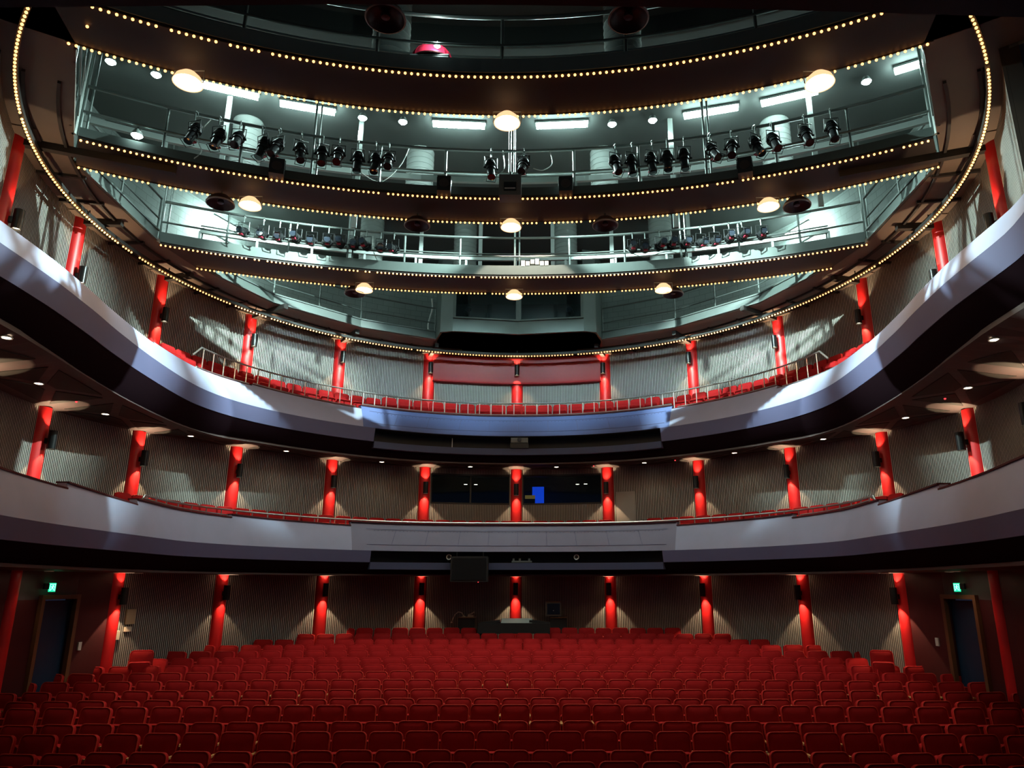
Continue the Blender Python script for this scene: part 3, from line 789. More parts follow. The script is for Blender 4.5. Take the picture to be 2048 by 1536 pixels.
def bridge_arc(r, x_lim, z, n=160):
    a = math.degrees(math.asin(min(0.99, x_lim/r))); return [(*pol(r, -a+2*a*i/n, SC), z) for i in range(n+1)]
ZB = Z_TOP
BR = [('front', 11.8, 12.8, 9.0, 9.0), ('middle', 15.57, 16.63, 7.80, 8.38), ('rear', 19.6, 20.7, 8.44, 8.17)]
ORD = {'front':'foremost','middle':'middle','rear':'rearmost'}
bridges = {}
for nm, r0, r1, xf, xb in BR:
    rt = root('lighting_bridge', (0, r0-2, ZB), '%s grey steel lighting bridge with dark underside edged by bulbs' % ORD[nm], 'lighting bridge', 'lighting bridges'); org = rt.location; bridges[nm] = rt
    a0 = math.degrees(math.asin(xf/r0)); a1 = math.degrees(math.asin(min(.99,xb/r1)))
    n = 60; s_ = MB(); rows = [[],[],[],[]]
    for i in range(n+1):
        t = -1+2*i/n; p0 = pol(r0, a0*t, SC); p1 = pol(r1, a1*t, SC)
        rows[0].append((*p0,ZB)); rows[1].append((*p1,ZB)); rows[2].append((*p1,ZB+0.06)); rows[3].append((*p0,ZB+0.06))
    rows.append(rows[0]); s_.grid(rows); s_.build('soffit_lining', 'bridge_under', rt, origin=org)
    hh = {'front':0.30,'middle':0.22,'rear':0.30}[nm]
    am = a0 if nm != 'front' else math.degrees(math.asin(8.8/r0))
    c_ = MB(); c_.sweep(arc(r0, -am, am, 60, SC), [(-0.02,ZB+0.04),(0.10,ZB+0.04),(0.10,ZB+0.10),(0.02,ZB+0.10),(0.02,ZB+hh-0.04),(0.10,ZB+hh-0.04),(0.10,ZB+hh),(-0.02,ZB+hh)]); c_.build('front_channel', 'steel_lt' if nm == 'front' else 'steel', rt, origin=org)
    c_ = MB(); c_.sweep(arc(r1, -a1, a1, 60, SC), [(-0.1,ZB+0.04),(0.0,ZB+0.04),(0.0,ZB+hh),(-0.1,ZB+hh)]); c_.build('rear_channel', 'steel', rt, origin=org)
    zr = EYE+8.97
    def tuberail(pn, r, z, rad_, am_, m='pipe'):
        m_ = MB(); m_.tube([(*pol(r,-am_+2*am_*i/60,SC),z) for i in range(61)], rad_, 8); return m_.build(pn, m, rt, True, origin=org)
    tuberail('top_rail', r0, zr, 0.034, am); tuberail('middle_rail', r0, EYE+8.43, 0.024, am)
    tuberail('rear_rail', r1, EYE+9.03, 0.022, a1)
    c_ = MB(); c_.sweep(arc(r1-0.05, -a1, a1, 60, SC), [(-0.04,EYE+8.80),(0.04,EYE+8.80),(0.04,EYE+8.93),(-0.04,EYE+8.93)]); c_.build('cable_tray', 'steel_lt' if nm != 'front' else 'steel', rt, origin=org)
    npost = 12 if nm != 'front' else 10
    for i in range(npost+1):
        a = -am+2*am*i/npost; tall = (i % 3 == 0)
        x,y = pol(r0+0.02, a, SC); m_ = MB()
        top = Z_ROOF if (tall and nm != 'front') else zr
        m_.cyl((x,y,ZB+0.06),(x,y,top),0.028,8); m_.build('post','pipe',rt,True,origin=org)
        if tall and nm != 'front':
            m_ = MB(); x2,y2 = pol(r0+0.10, a+0.35, SC); m_.cyl((x2,y2,ZB+0.06),(x2,y2,top),0.022,8); m_.build('post','pipe',rt,True,origin=org)
        x,y = pol(r1-0.05, a*a1/am, SC); m_ = MB(); m_.box((x,y,(ZB+EYE+8.8)/2+0.05),(0.06,0.05,EYE+8.8-ZB),-rad(a)); m_.build('rear_post','steel_lt' if nm != 'front' else 'steel',rt,origin=org)
LBL = {('front',0):'string of bulbs on the near edge of the foremost bridge', ('front',1):'string of bulbs on the far edge of the foremost bridge', ('middle',0):'string of bulbs on the near edge of the middle bridge', ('middle',1):'string of bulbs on the far edge of the middle bridge', ('rear',0):'string of bulbs on the near edge of the rearmost bridge', ('rear',1):'string of bulbs on the far edge of the rearmost bridge'}
for nm, r0, r1, xf, xb in BR:
    for j, (r, xl) in enumerate(((r0, xf if nm != 'front' else 5.9), (r1, xb if nm != 'front' else 6.5))):
        festoon(nm, LBL[(nm,j)], bridge_arc(r, xl, ZB-0.008), -0.03)
x,y = -5.98, 8.72; m_ = MB(); o = bpy.data.objects.new('lone_bulb', BULB); COL.objects.link(o); o.location = (x,y,ZB-0.03); tag(o,'single bulb glowing alone in the dark left of the foremost bridge','bulb')
# steel edges and railings of the side walkways and of the rear walkway
def edge_walk(name, label, pts, hh=0.30, posts=3, rails=True):
    p0 = pts[0]; rt = root(name, (p0[0],p0[1],ZB), label, 'walkway'); org = rt.location
    for i in range(len(pts)-1):
        a = Vector(pts[i]); b = Vector(pts[i+1]); d = b-a; L = d.length; c = (a+b)/2; rz = math.atan2(d[1],d[0])
        m_ = MB(); m_.box((c[0],c[1],ZB+hh/2),(L+0.02,0.06,hh-0.06),rz); m_.box((c[0],c[1],ZB+hh-0.02),(L+0.04,0.12,0.04),rz); m_.box((c[0],c[1],ZB+0.03),(L+0.04,0.12,0.04),rz); m_.build('edge_channel','steel',rt,origin=org)
        if rails:
            for z, rr2 in ((EYE+8.97,0.026),(EYE+8.45,0.02)):
                m_ = MB(); m_.cyl((a[0],a[1],z),(b[0],b[1],z),rr2,8); m_.build('rail','steel',rt,True,origin=org)
            n = max(1,int(L/1.25))
            for j in range(n+1):
                if j == n and i < len(pts)-2: continue
                q = a+d*(j/n); m_ = MB(); m_.cyl((q[0],q[1],ZB+0.05),(q[0],q[1],EYE+8.97),0.022,8); m_.build('post','steel',rt,True,origin=org)
for s in (-1,1):
    sd = 'left' if s < 0 else 'right'
    edge_walk('side_walkway','grey steel edge and railing of the %s side walkway linking the bridges' % sd, [(s*8.39,12.32),(s*8.45,15.55)])
    edge_walk('rear_walkway','faceted grey steel edge and railing of the rear walkway, %s of booth' % sd, [(s*8.12,17.05),(s*7.05,19.49),(s*5.0,21.55),(s*2.80,22.72)])
    # end frames of the opening between the front and middle bridges
    rt = root('end_frame',(s*7.1,10.2,ZB),'tall pale steel end frame closing the opening at its %s end' % sd,'frame'); org = rt.location
    for (x,y,rr2,mm) in ((6.45,9.2,0.03,'pipe'),(6.65,9.5,0.022,'pipe'),(7.80,11.35,0.04,'steel_lt'),(7.70,11.1,0.02,'pipe')):
        m_ = MB(); m_.cyl((s*x,y,ZB),(s*x,y,Z_ROOF),rr2,8); m_.build('upright',mm,rt,True,origin=org)
    for z in (EYE+8.45, EYE+8.97, EYE+10.0):
        m_ = MB(); m_.cyl((s*6.45,9.2,z),(s*7.80,11.35,z),0.02,8); m_.build('crossbar','pipe',rt,True,origin=org)
    m_ = MB(); m_.cyl((s*6.45,9.2,EYE+10.4),(s*7.75,11.3,EYE+8.2),0.016,8); m_.build('brace','pipe',rt,True,origin=org)

# ducts
for i,(x,r,z0,lab) in enumerate(((-2.15,13.45,EYE+9.0,'left grey round duct behind the foremost bridge'),(2.17,13.45,EYE+9.0,'right grey round duct behind the foremost bridge'),(-2.40,18.45,EYE+9.2,'left grey round duct behind the middle bridge'),(2.30,18.45,EYE+9.2,'right grey round duct behind the middle bridge'),(-1.60,22.25,EYE+8.9,'left grey round duct behind the rearmost bridge'),(1.48,22.25,EYE+8.9,'right grey round duct behind the rearmost bridge'),(-6.35,18.2,EYE+9.2,'far left grey duct behind lanterns of the middle bridge'),(6.3,18.2,EYE+9.2,'far right grey duct behind lanterns of the middle bridge'),(-4.35,22.1,EYE+8.9,'far left grey duct behind lanterns of the rearmost bridge'),(4.3,22.1,EYE+8.9,'far right grey duct behind lanterns of the rearmost bridge'))):
    y = math.sqrt(r*r-x*x)-2; m_ = MB(); prof = [(0.0,0.0)]
    H = Z_ROOF-z0; n = int(H/0.14)
    prof = [(0.30,0.0)]
    for j in range(n): 
        z = H*j/n; prof += [(0.345,z),(0.345,z+H/n*0.85),(0.352,z+H/n*0.9)]
    prof += [(0.345,H)]
    m_.lathe(prof, n=28); m_.add([(0.30*math.cos(2*PI*j/28),0.30*math.sin(2*PI*j/28),0) for j in range(28)],[tuple(range(28))])
    rt = m_.build('air_duct','duct',None,True); rt.location = (x,y,z0); tag(rt, lab, 'duct', 'round air ducts')
# pale flat hangers behind the middle and rear bridges
for i,(x,r) in enumerate(((-6.4,17.3),(-3.6,17.3),(3.75,17.3),(6.7,17.3),(-1.05,21.2),(1.05,21.2),(-4.7,21.2),(-2.75,21.2),(2.75,21.2),(4.9,21.2))):
    y = math.sqrt(r*r-x*x)-2; zh = Z_TOP if r < 20 else EYE+8.9; m_ = MB(); m_.box((0,0,(Z_ROOF-zh)/2),(0.11,0.04,Z_ROOF-zh)); o = m_.build('steel_hanger','steel_lt'); o.location = (x,y,zh)
    b_ = 'middle' if r < 20 else 'rearmost'
    n_ = [-6.4,-3.6,3.75,6.7].index(x)+1 if r < 20 else [-4.7,-2.75,-1.05,1.05,2.75,4.9].index(x)+1
    tag(o,'pale flat steel hanger, %s from left behind the %s bridge' % (nth(n_), b_),'hanger','steel hangers')

# fluorescent fittings over the middle bridge (circle of radius 17 about the bridges' centre)
def make_tube(L, dm='tube'):
    rt = root('fluorescent_light',(0,0,0),'','fluorescent light')
    m_ = MB(); m_.box((0,0,0.07),(L,0.14,0.05)); m_.build('casing','steel_lt',rt)
    t_ = MB(); t_.cyl((-L/2+0.02,0,0),(L/2-0.02,0,0),0.075,12); t_.build('diffuser',dm,rt,True)
    return rt
T0 = make_tube(1.2); t_first = True
tubes = [(-6.25,13.72,1.22),(-4.70,14.32,1.24),(-1.28,14.96,1.26),(1.18,14.96,1.26),(4.62,14.46,1.26),(6.27,13.95,1.24),(8.5,12.95,0.62)]
zt = EYE+10.6
for i,(x,y,L) in enumerate(tubes):
    o = T0 if t_first else copy_tree(T0); t_first = False
    o.location = (x,y,zt); o.rotation_euler = (0,0,-math.atan2(x,y+2)); o.scale = (L/1.2,1,1)
    o['label'] = 'glowing white fluorescent tube above the middle bridge, %s from the left' % nth(i+1); o['group'] = 'fluorescent tubes over the middle bridge'
T1 = make_tube(0.95,'side_tube')
for s in (-1,1):
    o = T1 if s < 0 else copy_tree(T1); o.location = (-8.36, 18.86, EYE+10.05) if s < 0 else (8.22, 19.2, EYE+10.06); o.rotation_euler = (rad(30),0,rad(66) if s < 0 else rad(-64))
    o['label'] = 'glowing white fluorescent tube above the rearmost bridge, at its %s end' % ('left' if s < 0 else 'right'); o['group'] = 'fluorescent tubes over the rearmost bridge'
def make_work():
    rt = root('work_light',(0,0,0),'','work light')
    m_ = MB(); m_.lathe([(0.0,0.13),(0.06,0.12),(0.10,0.03),(0.105,0.0)], n=16); m_.build('lamp_shade','steel_lt',rt,True)
    l_ = MB(); l_.lathe([(0.001,-0.05),(0.07,-0.035),(0.095,0.0),(0.001,0.01)], n=16); l_.build('bulb','work',rt,True)
    c_ = MB(); c_.cyl((0,0,0.12),(0,0,0.18),0.02,8); c_.build('stem','pipe',rt)
    return rt
W0 = make_work(); w_first = True
FLOODS = {2:((-8.2,19.2,EYE+6.5,2.0,46),), 5:((8.2,19.2,EYE+6.5,2.0,46),), 3:((7.6,12.6,EYE+5.5,3.4,42),), 4:((-7.6,12.6,EYE+5.5,3.4,42),)}
for i,(x,y,z) in enumerate(((-8.35,12.75,zt),(-7.60,13.15,zt),(-3.51,14.64,zt),(-2.59,14.79,zt),(2.37,14.88,zt),(3.31,14.73,zt),(7.75,13.37,zt))):
    o = W0 if w_first else copy_tree(W0); w_first = False
    for (tx,ty,tz,wf,wa) in FLOODS.get(i,()):
        v = Vector((tx-x,ty-y,tz-(z-0.12)))
        l = light_spot('flood_beam', o, (0,0,-0.09), v.to_track_quat('-Z','Y').to_euler(), FLOOD_W*wf, COOL, rad(wa), 0.75, 0.05)
    o.location = (x,y,z-0.04); o['label'] = 'small bright work light above the middle bridge, %s from the left' % nth(i+1); o['group'] = 'work lights over the middle bridge'
o = copy_tree(W0); o.location = (-7.0, 11.9, Z_TOP+0.34); o['label'] = 'small bright work light low at the left end of the middle bridge'; o['group'] = 'work lights on bridge floors'
o = copy_tree(W0); light_point('glow', o, (0,-0.25,0.25), 14.0, COOL, 0.05); o.location = (-1.06, 9.86, EYE+8.47); o.scale = (.5,.5,.5); o['label'] = 'tiny bright work light beside the red cloth on the foremost bridge'; o['group'] = 'work lights on bridge floors'

# added cool battens, hidden behind the rear bridge, to wash the gallery wall
for i,x in enumerate((-5.3,-3.1,-1.0,1.0,3.1,5.3)):
    r = 20.82; y = math.sqrt(r*r-x*x)-2; tx,ty = pol(9.6, [-50,-29,-10,10,29,50][i])
    rt = root('added_wash_batten',(x,y,EYE+8.06),'added unseen wash light batten on the back edge of rearmost bridge, %s from left' % nth(i+1),'wash light','added wash battens on the rearmost bridge',math.atan2(ty-y,tx-x)-PI/2)
    m_ = MB(); m_.box((0,-0.05,0.0),(1.9,0.06,0.10)); m_.box((0,0.0,0.055),(1.9,0.14,0.012)); m_.build('housing','black',rt)
    d = bpy.data.lights.new('added_wash_beam','AREA'); d.shape = 'RECTANGLE'; d.size = 1.8; d.size_y = 0.06; d.energy = WASH_W; d.color = (0.62,0.95,1.0); d.spread = rad(46)
    l = bpy.data.objects.new('added_wash_beam',d); COL.objects.link(l); l.parent = rt; l.location = (0,0.0,0.0); l.rotation_euler = (rad(90-19),0,0)
# lamp in the roof that throws the pool of light on the stalls
rt = root('roof_lamp',(0.25,16.42,EYE+10.62),'dark round roof lamp over the centre, behind the middle bridge','lamp')
m_ = MB(); m_.lathe([(0.10,0.10),(0.11,-0.10),(0.10,-0.10),(0.09,0.06),(0.0,0.06)], n=20); m_.build('housing','black',rt,True)
m_ = MB(); m_.lathe([(0.088,0.0),(0.001,0.0)], n=16); m_.build('lens','wall_lens',rt)
for s_ in (-1,1):
    v = Vector((s_*6.3-0.25, 20.6-16.42, 5.7-10.5)); light_spot('fascia_beam', rt, (0,0,-0.12), v.to_track_quat('-Z','Y').to_euler(), FLOOD_W*1.5, COOL, rad(42), 0.6, 0.05)
light_spot('roof_beam', rt, (0,0,-0.11), (0,0,0), POOL_W, (1.0,0.86,0.70), rad(68), 0.08, 0.05)
# pendants: lit house lights and dark dishes
def make_pendant():
    rt = root('pendant_lamp',(0,0,0),'','pendant lamp')
    m_ = MB(); m_.lathe([(0.05,0.19),(0.11,0.17),(0.19,0.09),(0.222,0.0),(0.226,-0.008),(0.214,-0.004),(0.180,0.08),(0.10,0.155),(0.0,0.165)], n=28); sh_ = m_.build('lamp_shade','reflector',rt,True)
    b_ = MB(); b_.lathe([(0.001,-0.01),(0.08,0.005),(0.12,0.04),(0.10,0.09),(0.04,0.14)], n=16); b_.build('bulb','lampglow',sh_,True)
    y_ = MB(); y_.tube([(-0.235,0,0.0),(-0.24,0,0.22),(0.24,0,0.22),(0.235,0,0.0)],0.010,6); y_.build('yoke','steel_lt',rt)
    light_spot('house_light', rt, (0,0,0.0), (0,0,0), PENDANT_W, (1,.66,.36), rad(165), 0.25, 0.09)
    return rt
P0 = make_pendant(); p_first = True
for i,(x,r,row,wh) in enumerate(((-4.88,12.57,'foremost','left'),(0.06,12.6,'foremost','centre'),(4.98,12.62,'foremost','right'),(-5.35,16.28,'middle','left'),(0.01,16.31,'middle','centre'),(5.37,16.33,'middle','right'),(-4.0,20.2,'rearmost','left'),(-0.03,20.25,'rearmost','centre'),(3.95,20.2,'rearmost','right'))):
    o = P0 if p_first else copy_tree(P0); p_first = False
    o.location = (x, math.sqrt(r*r-x*x)-2, EYE+7.55)
    o['label'] = 'glowing copper house light dish under the %s bridge, %s' % (row, wh); o['group'] = 'lit house lights'
    for c in list(o.children):
        if c.type == 'LIGHT' and row == 'rearmost': c.data = c.data.copy(); c.data.energy = PENDANT_W*0.3
def make_dish():
    rt = root('ceiling_dish',(0,0,0),'','ceiling dish')
    m_ = MB(); m_.lathe([(0.05,0.20),(0.16,0.18),(0.25,0.09),(0.278,0.01),(0.262,-0.006),(0.235,0.05),(0.14,0.12),(0.0,0.135)], n=32); m_.build('dish','dish',rt,True)
    c_ = MB(); c_.lathe([(0.001,0.02),(0.06,0.03),(0.07,0.07),(0.04,0.12)], n=16); c_.build('driver_cone','dish',rt,True)
    y_ = MB(); y_.lathe([(0.262,-0.004),(0.285,0.004),(0.283,0.03),(0.262,0.012)], n=32); y_.build('rim','dish_rim',rt,True)
    k_ = MB(); k_.cyl((0,0,0.18),(0,0,0.36),0.02,8); k_.build('stem','steel',rt)
    return rt
D0 = make_dish(); d_first = True
for (x,r,wh) in ((-1.54,10.4,'above foremost bridge left of centre'),(1.83,10.45,'above foremost bridge right of centre'),(-5.95,16.45,'at the left end of the middle bridge'),(-2.04,16.4,'under the middle bridge left of centre'),(2.07,16.4,'under the middle bridge right of centre'),(5.97,16.55,'at the right end of the middle bridge'),(-4.32,20.55,'under the rearmost bridge, left'),(4.27,20.6,'under the rearmost bridge, right')):
    o = D0 if d_first else copy_tree(D0); d_first = False
    o.location = (x, math.sqrt(r*r-x*x)-2, EYE+7.56); o['label'] = 'unlit dark round dish ' + wh; o['group'] = 'dark dishes'

# stage lanterns on the rails
def make_lantern(face):
    """a profile lantern hung under a pipe at the origin, pointing to -y and a little down"""
    rt = root('stage_lantern',(0,0,0),'','stage lantern')
    T = Matrix.Translation((0,-0.02,-0.42)) @ Matrix.Rotation(rad(62 if not face else 10),4,'X')
    b = MB()
    def ax(p): return T @ Vector(p)
    b.cyl(ax((0,-0.30,0)),ax((0,-0.06,0)),0.085,16); b.cyl(ax((0,-0.06,0)),ax((0,0.02,0)),0.105,16); b.cyl(ax((0,0.02,0)),ax((0,0.22,0)),0.12,16,0.085)
    for j in range(4): b.cyl(ax((0,0.06+0.04*j,0)),ax((0,0.075+0.04*j,0)),0.128-0.008*j,16)
    bd_ = b.build('lamp_body','lantern',rt,True)
    l_ = MB(); l_.cyl(ax((0,-0.306,0)),ax((0,-0.300,0)),0.080,16); l_.build('lens','lens',bd_)
    f_ = MB(); c = ax((0,-0.33,0)); q = MB(); q.tube([(-0.095,-0.33,-0.095),(0.095,-0.33,-0.095),(0.095,-0.33,0.095),(-0.095,-0.33,0.095)],0.010,4,0,True)
    f_.add([ax(v) for v in q.v], q.f); f_.build('filter_frame','lantern',bd_)
    y_ = MB(); y_.tube([(-0.135,-0.02,-0.42),(-0.135,-0.02,-0.17),(0.135,-0.02,-0.17),(0.135,-0.02,-0.42)],0.011,6); y_.cyl((-0.16,-0.02,-0.42),(-0.10,-0.02,-0.42),0.025,8); y_.cyl((0.16,-0.02,-0.42),(0.10,-0.02,-0.42),0.025,8); y_.build('yoke','lantern',rt,True)
    h_ = MB(); h_.cyl((0,-0.02,-0.17),(0,-0.02,0.0),0.014,8); h_.tube([(0,0.05*math.sin(t)-0.0,0.05*math.cos(t)) for t in [i*PI/6-0.6 for i in range(8)]],0.010,6); h_.build('hook_clamp','pipe',rt,True)
    t_ = MB(); t_.box(tuple(ax((0,-0.18,-0.10))),(0.10,0.07,0.025)); t_.build('red_tag','red_label',rt)
    return rt
LPROTO = {False: make_lantern(False), True: make_lantern(True)}; l_used = set()
def lanterns(lst, r, z, which, group, face):
    for i,(x,yaw,pit) in enumerate(lst):
        o = LPROTO[face] if face not in l_used else copy_tree(LPROTO[face]); l_used.add(face)
        o.location = (x, math.sqrt(r*r-x*x)-2, z); o.rotation_euler = (pit,0,yaw)
        o['label'] = 'black stage lantern on the rail of the %s bridge, %s from the left' % (which, nth(i+1)); o['group'] = group
rl = random.Random(3)
g2x = [-6.12,-5.72,-5.36,-4.97,-4.66,-4.25,-3.84,-3.52,-3.15,-2.80,-2.53,-0.40,0.30,2.22,2.57,2.98,3.28,3.62,4.12,4.53,4.97,5.28,5.85,6.30]
lanterns([(x, rl.uniform(-.5,.5), rl.uniform(-.15,.25)) for x in g2x], 15.5, EYE+8.93, 'middle', 'lanterns on the middle bridge', False)
g3x = [-6.75,-6.32,-5.95,-5.55,-5.20,-4.80,-4.50,-4.17,-3.86,-3.50,-3.17,3.10,3.42,3.78,4.08,4.42,4.82,5.15,5.50,5.80,6.25]
lanterns([(x, rl.uniform(-.25,.25), rl.uniform(-.15,.1)) for x in g3x], 19.55, EYE+8.93, 'rearmost', 'lanterns on the rearmost bridge', True)

# equipment hung on the middle bridge front
def gear(name, x, r, z, d, m, lab, cat, extra=None, grp=None):
    y = math.sqrt(r*r-x*x)-2; rt = root(name,(x,y,z),lab,cat,grp,-math.atan2(x,y+2)); b = MB(); b.box((0,0,0),d); b.build('casing',m,rt); 
    if extra: extra(rt)
    return rt
def proj_extra(rt):
    m_ = MB(); m_.box((0,-0.17,-0.05),(0.26,0.02,0.20)); m_.build('front_glass','lens',rt); m_ = MB(); m_.box((0,-0.185,-0.10),(0.22,0.01,0.02)); m_.build('lamp_strip','white_pl',rt)
    m_ = MB(); m_.cyl((0,0.05,0.24),(0,0.05,0.42),0.03,8); m_.build('mount','pipe',rt)
gear('effects_projector',0.02,15.42,EYE+7.98,(0.46,0.32,0.48),'grey_case','grey boxy projector with glass front at the centre of middle bridge','projector',proj_extra)
def spk_extra(rt):
    m_ = MB(); m_.cyl((0,-0.135,0.0),(0,-0.125,0.0),0.10,16); m_.build('speaker_cone','dish',rt); m_ = MB(); m_.tube([(-0.15,0,0),(-0.15,0,0.2),(0.15,0,0.2),(0.15,0,0)],0.01,6); m_.build('bracket','lantern',rt)
for x,lab in ((-1.36,'black speaker on middle bridge edge left of the projector'),(1.18,'black speaker on middle bridge edge right of the projector'),(-4.62,'black speaker on middle bridge edge at far left'),(4.72,'black speaker on middle bridge edge at far right')):
    gear('bridge_speaker',x,15.45,EYE+8.02,(0.28,0.25,0.34),'black',lab,'speaker',spk_extra,'speakers on the middle bridge')
# power boxes on the rear bridge
for i in range(6):
    gear('socket_box',0.22+0.125*i,19.62,EYE+8.22+ (0.05 if i in (2,3) else 0),(0.10,0.10,0.12 if i not in (0,3) else 0.16),'white_pl','small white socket box on the rearmost bridge floor, %s from left' % nth(i+1),'socket box',None,'socket boxes on the rearmost bridge')
# red pleated canopy lying on the front bridge
rt = root('red_canopy',(-1.20,10.20,EYE+8.42),'bright red pleated fabric dome standing on the foremost bridge floor','canopy'); m_ = MB(); rows = []
for j in range(9):
    t = PI/2*j/8; row = []
    for i in range(49):
        f = PI*2*i/48; rr2 = 0.345*(1+0.035*math.cos(24*f)); row.append((rr2*math.cos(t)*math.cos(f), 0.28*math.cos(t)*math.sin(f), rr2*0.95*math.sin(t)))
    rows.append(row)
m_.grid(rows); m_.build('cloth','red_cloth',rt,True)
m_ = MB(); m_.tube([(0.35*math.cos(2*PI*i/32),0.285*math.sin(2*PI*i/32),0.0) for i in range(32)],0.015,6,0,True); m_.build('hem','dark_red',rt,True)
rt = root('flight_case',(-1.20,10.22,Z_TOP+0.06),'black flight case under the red cloth on the foremost bridge','case'); m_ = MB(); m_.box((0,0,0.235),(0.62,0.50,0.47)); m_.build('case_body','black',rt); m_ = MB(); m_.box((0,0,0.475),(0.64,0.52,0.02)); m_.build('lid','grey_case',rt)
# hanging cables
def cable(pts, lab, m='cable', r=0.010, grp='cables on the bridges'):
    m_ = MB(); P = [Vector(p) for p in pts]; out = []
    for i in range(len(P)-1):
        p0 = P[max(0,i-1)]; p1 = P[i]; p2 = P[i+1]; p3 = P[min(len(P)-1,i+2)]
        for j in range(6):
            t = j/6; out.append(0.5*((2*p1)+(p2-p0)*t+(2*p0-5*p1+4*p2-p3)*t*t+(3*p1-p0-3*p2+p3)*t**3))
    out.append(P[-1]); m_.tube(out, r, 6); o = m_.build('cable', m, None, 'all', origin=out[0]); return tag(o, lab, 'cable', grp)
def bp(x, r, h): return (x, math.sqrt(r*r-x*x)-2, EYE+h)
cable([bp(-2.15,15.6,8.95),bp(-2.35,15.75,8.6),bp(-2.75,15.85,8.25),bp(-3.15,15.8,8.4)],'thin pale cable looping left of the left duct on middle bridge')
cable([bp(-0.15,15.45,8.9),bp(-0.12,15.5,8.5),bp(-0.35,15.5,8.3),bp(-0.55,15.5,8.2)],'thin pale cable hanging left of the projector on middle bridge')
cable([bp(0.85,15.5,8.9),bp(0.9,15.5,8.6),bp(0.7,15.5,8.45),bp(0.5,15.5,8.5)],'thin pale cable hanging right of the projector on middle bridge')
cable([bp(-5.9,15.55,8.9),bp(-6.1,15.6,8.5),bp(-6.0,15.6,8.2),bp(-6.05,15.5,7.95)],'thin pale cable hanging at the left lanterns of middle bridge')
cable([bp(-3.75,19.7,8.9),bp(-3.72,19.7,8.5),bp(-3.6,19.7,8.2)],'thin pale cable hanging left of centre on the rearmost bridge')
cable([bp(2.9,19.7,8.6),bp(3.4,19.75,8.35),bp(4.0,19.75,8.45),bp(4.4,19.7,8.3)],'thin pale cable slung right of centre on the rearmost bridge')
cable([(-3.05,23.4,EYE+9.6),(-3.0,23.3,EYE+9.2),(-3.1,23.2,EYE+8.6),(-3.05,23.1,EYE+8.2)],'thick pale hose hanging beside the left wall of the booth', r=0.035)

# ------------------------------------------------------------------ glazed control booth in the ceiling
zb0, zs, zw = EYE+7.86, EYE+8.30, EYE+9.75
bt = root('control_booth',(0,22.1,zb0),'grey steel control booth with two large windows at the back of the ceiling','booth'); org = bt.location
bpts = [(-2.75,22.76),(-2.49,21.98),(-2.11,21.88),(0,22.19),(2.11,21.88),(2.49,21.98),(2.75,22.76)]
for i in range(len(bpts)-1):
    a = Vector(bpts[i]); b = Vector(bpts[i+1]); d = b-a; L = d.length; c = (a+b)/2; rz = math.atan2(d[1],d[0])
    if i in (2,3):
        m_ = MB(); m_.box((c[0],c[1],(zb0+zs)/2),(L,0.08,zs-zb0),rz); m_.box((c[0],c[1]-0.02,zs+0.02),(L,0.14,0.05),rz); m_.build('sill_panel','steel',bt,origin=org)
        m_ = MB(); m_.box((c[0],c[1],(zs+zw)/2),(L-0.1,0.015,zw-zs),rz); m_.build('window_pane','glass',bt,origin=org)
        m_ = MB(); m_.box((c[0],c[1],zw+0.08),(L,0.1,0.2),rz); m_.build('head_beam','steel',bt,origin=org)
        for t in (0.02,0.98):
            q = a+d*t; m_ = MB(); m_.box((q[0],q[1],(zs+zw)/2),(0.09,0.11,zw-zs),rz); m_.build('mullion','steel',bt,origin=org)
    else:
        m_ = MB(); m_.box((c[0],c[1],(zb0+Z_ROOF)/2),(L+0.04,0.06,Z_ROOF-zb0),rz); m_.build('side_panel','steel',bt,origin=org)
m_ = MB(); m_.poly_prism([(p[0],p[1]+0.06) for p in bpts]+[(2.75,24.7),(-2.75,24.7)], zb0+0.0, zb0+0.08); m_.build('booth_floor','black',bt,origin=org)
m_ = MB(); m_.poly_prism([(p[0],p[1]+0.06) for p in bpts]+[(2.75,24.7),(-2.75,24.7)], zw+0.1, zw+0.18); m_.build('booth_roof','steel',bt,origin=org)
m_ = MB(); m_.box((0,24.3,(zb0+zw)/2),(5.4,0.06,zw-zb0)); m_.build('back_panel','black',bt,origin=org)
for x,lab in ((-1.75,'left of centre'),(1.75,'right of centre')):
    rt = root('follow_spot',(x,23.0,zb0+0.08),'dark follow spot on a stand inside the booth, %s' % lab,'spotlight','follow spots in the booth',0.2 if x < 0 else -0.2)
    m_ = MB(); m_.cyl((0,0,0),(0,0,0.95),0.025,8); m_.build('stand','steel',rt,True)
    m_ = MB(); m_.cyl((0,-0.35,0.98),(0,0.35,1.08),0.10,14); m_.build('lamp_body','grey_case',rt,True)
    m_ = MB(); m_.cyl((0,-0.36,0.978),(0,-0.35,0.98),0.09,14); m_.build('lens','lens',rt)
    m_ = MB(); m_.tube([(-0.2,0.1,0.02),(0,0,0.3),(0.2,0.1,0.02)],0.014,6); m_.build('leg','steel_lt',rt,True)

# ------------------------------------------------------------------ proscenium head over the camera's near edge
ph = MB(); pts = [(-7,5.9),(-3.7,5.86),(-1.4,5.83),(0.3,5.84),(2.0,5.87),(3.7,5.93),(7,6.06)]
rows = [[(x,y,EYE+5.5+0.0) for x,y in pts],[(x,y-0.5,EYE+5.5) for x,y in pts],[(x,y-0.5,EYE+8.6) for x,y in pts],[(x,y,EYE+8.6) for x,y in pts]]; rows.append(rows[0]); ph.grid(rows)
struct('wall_proscenium_head', ph, 'black')

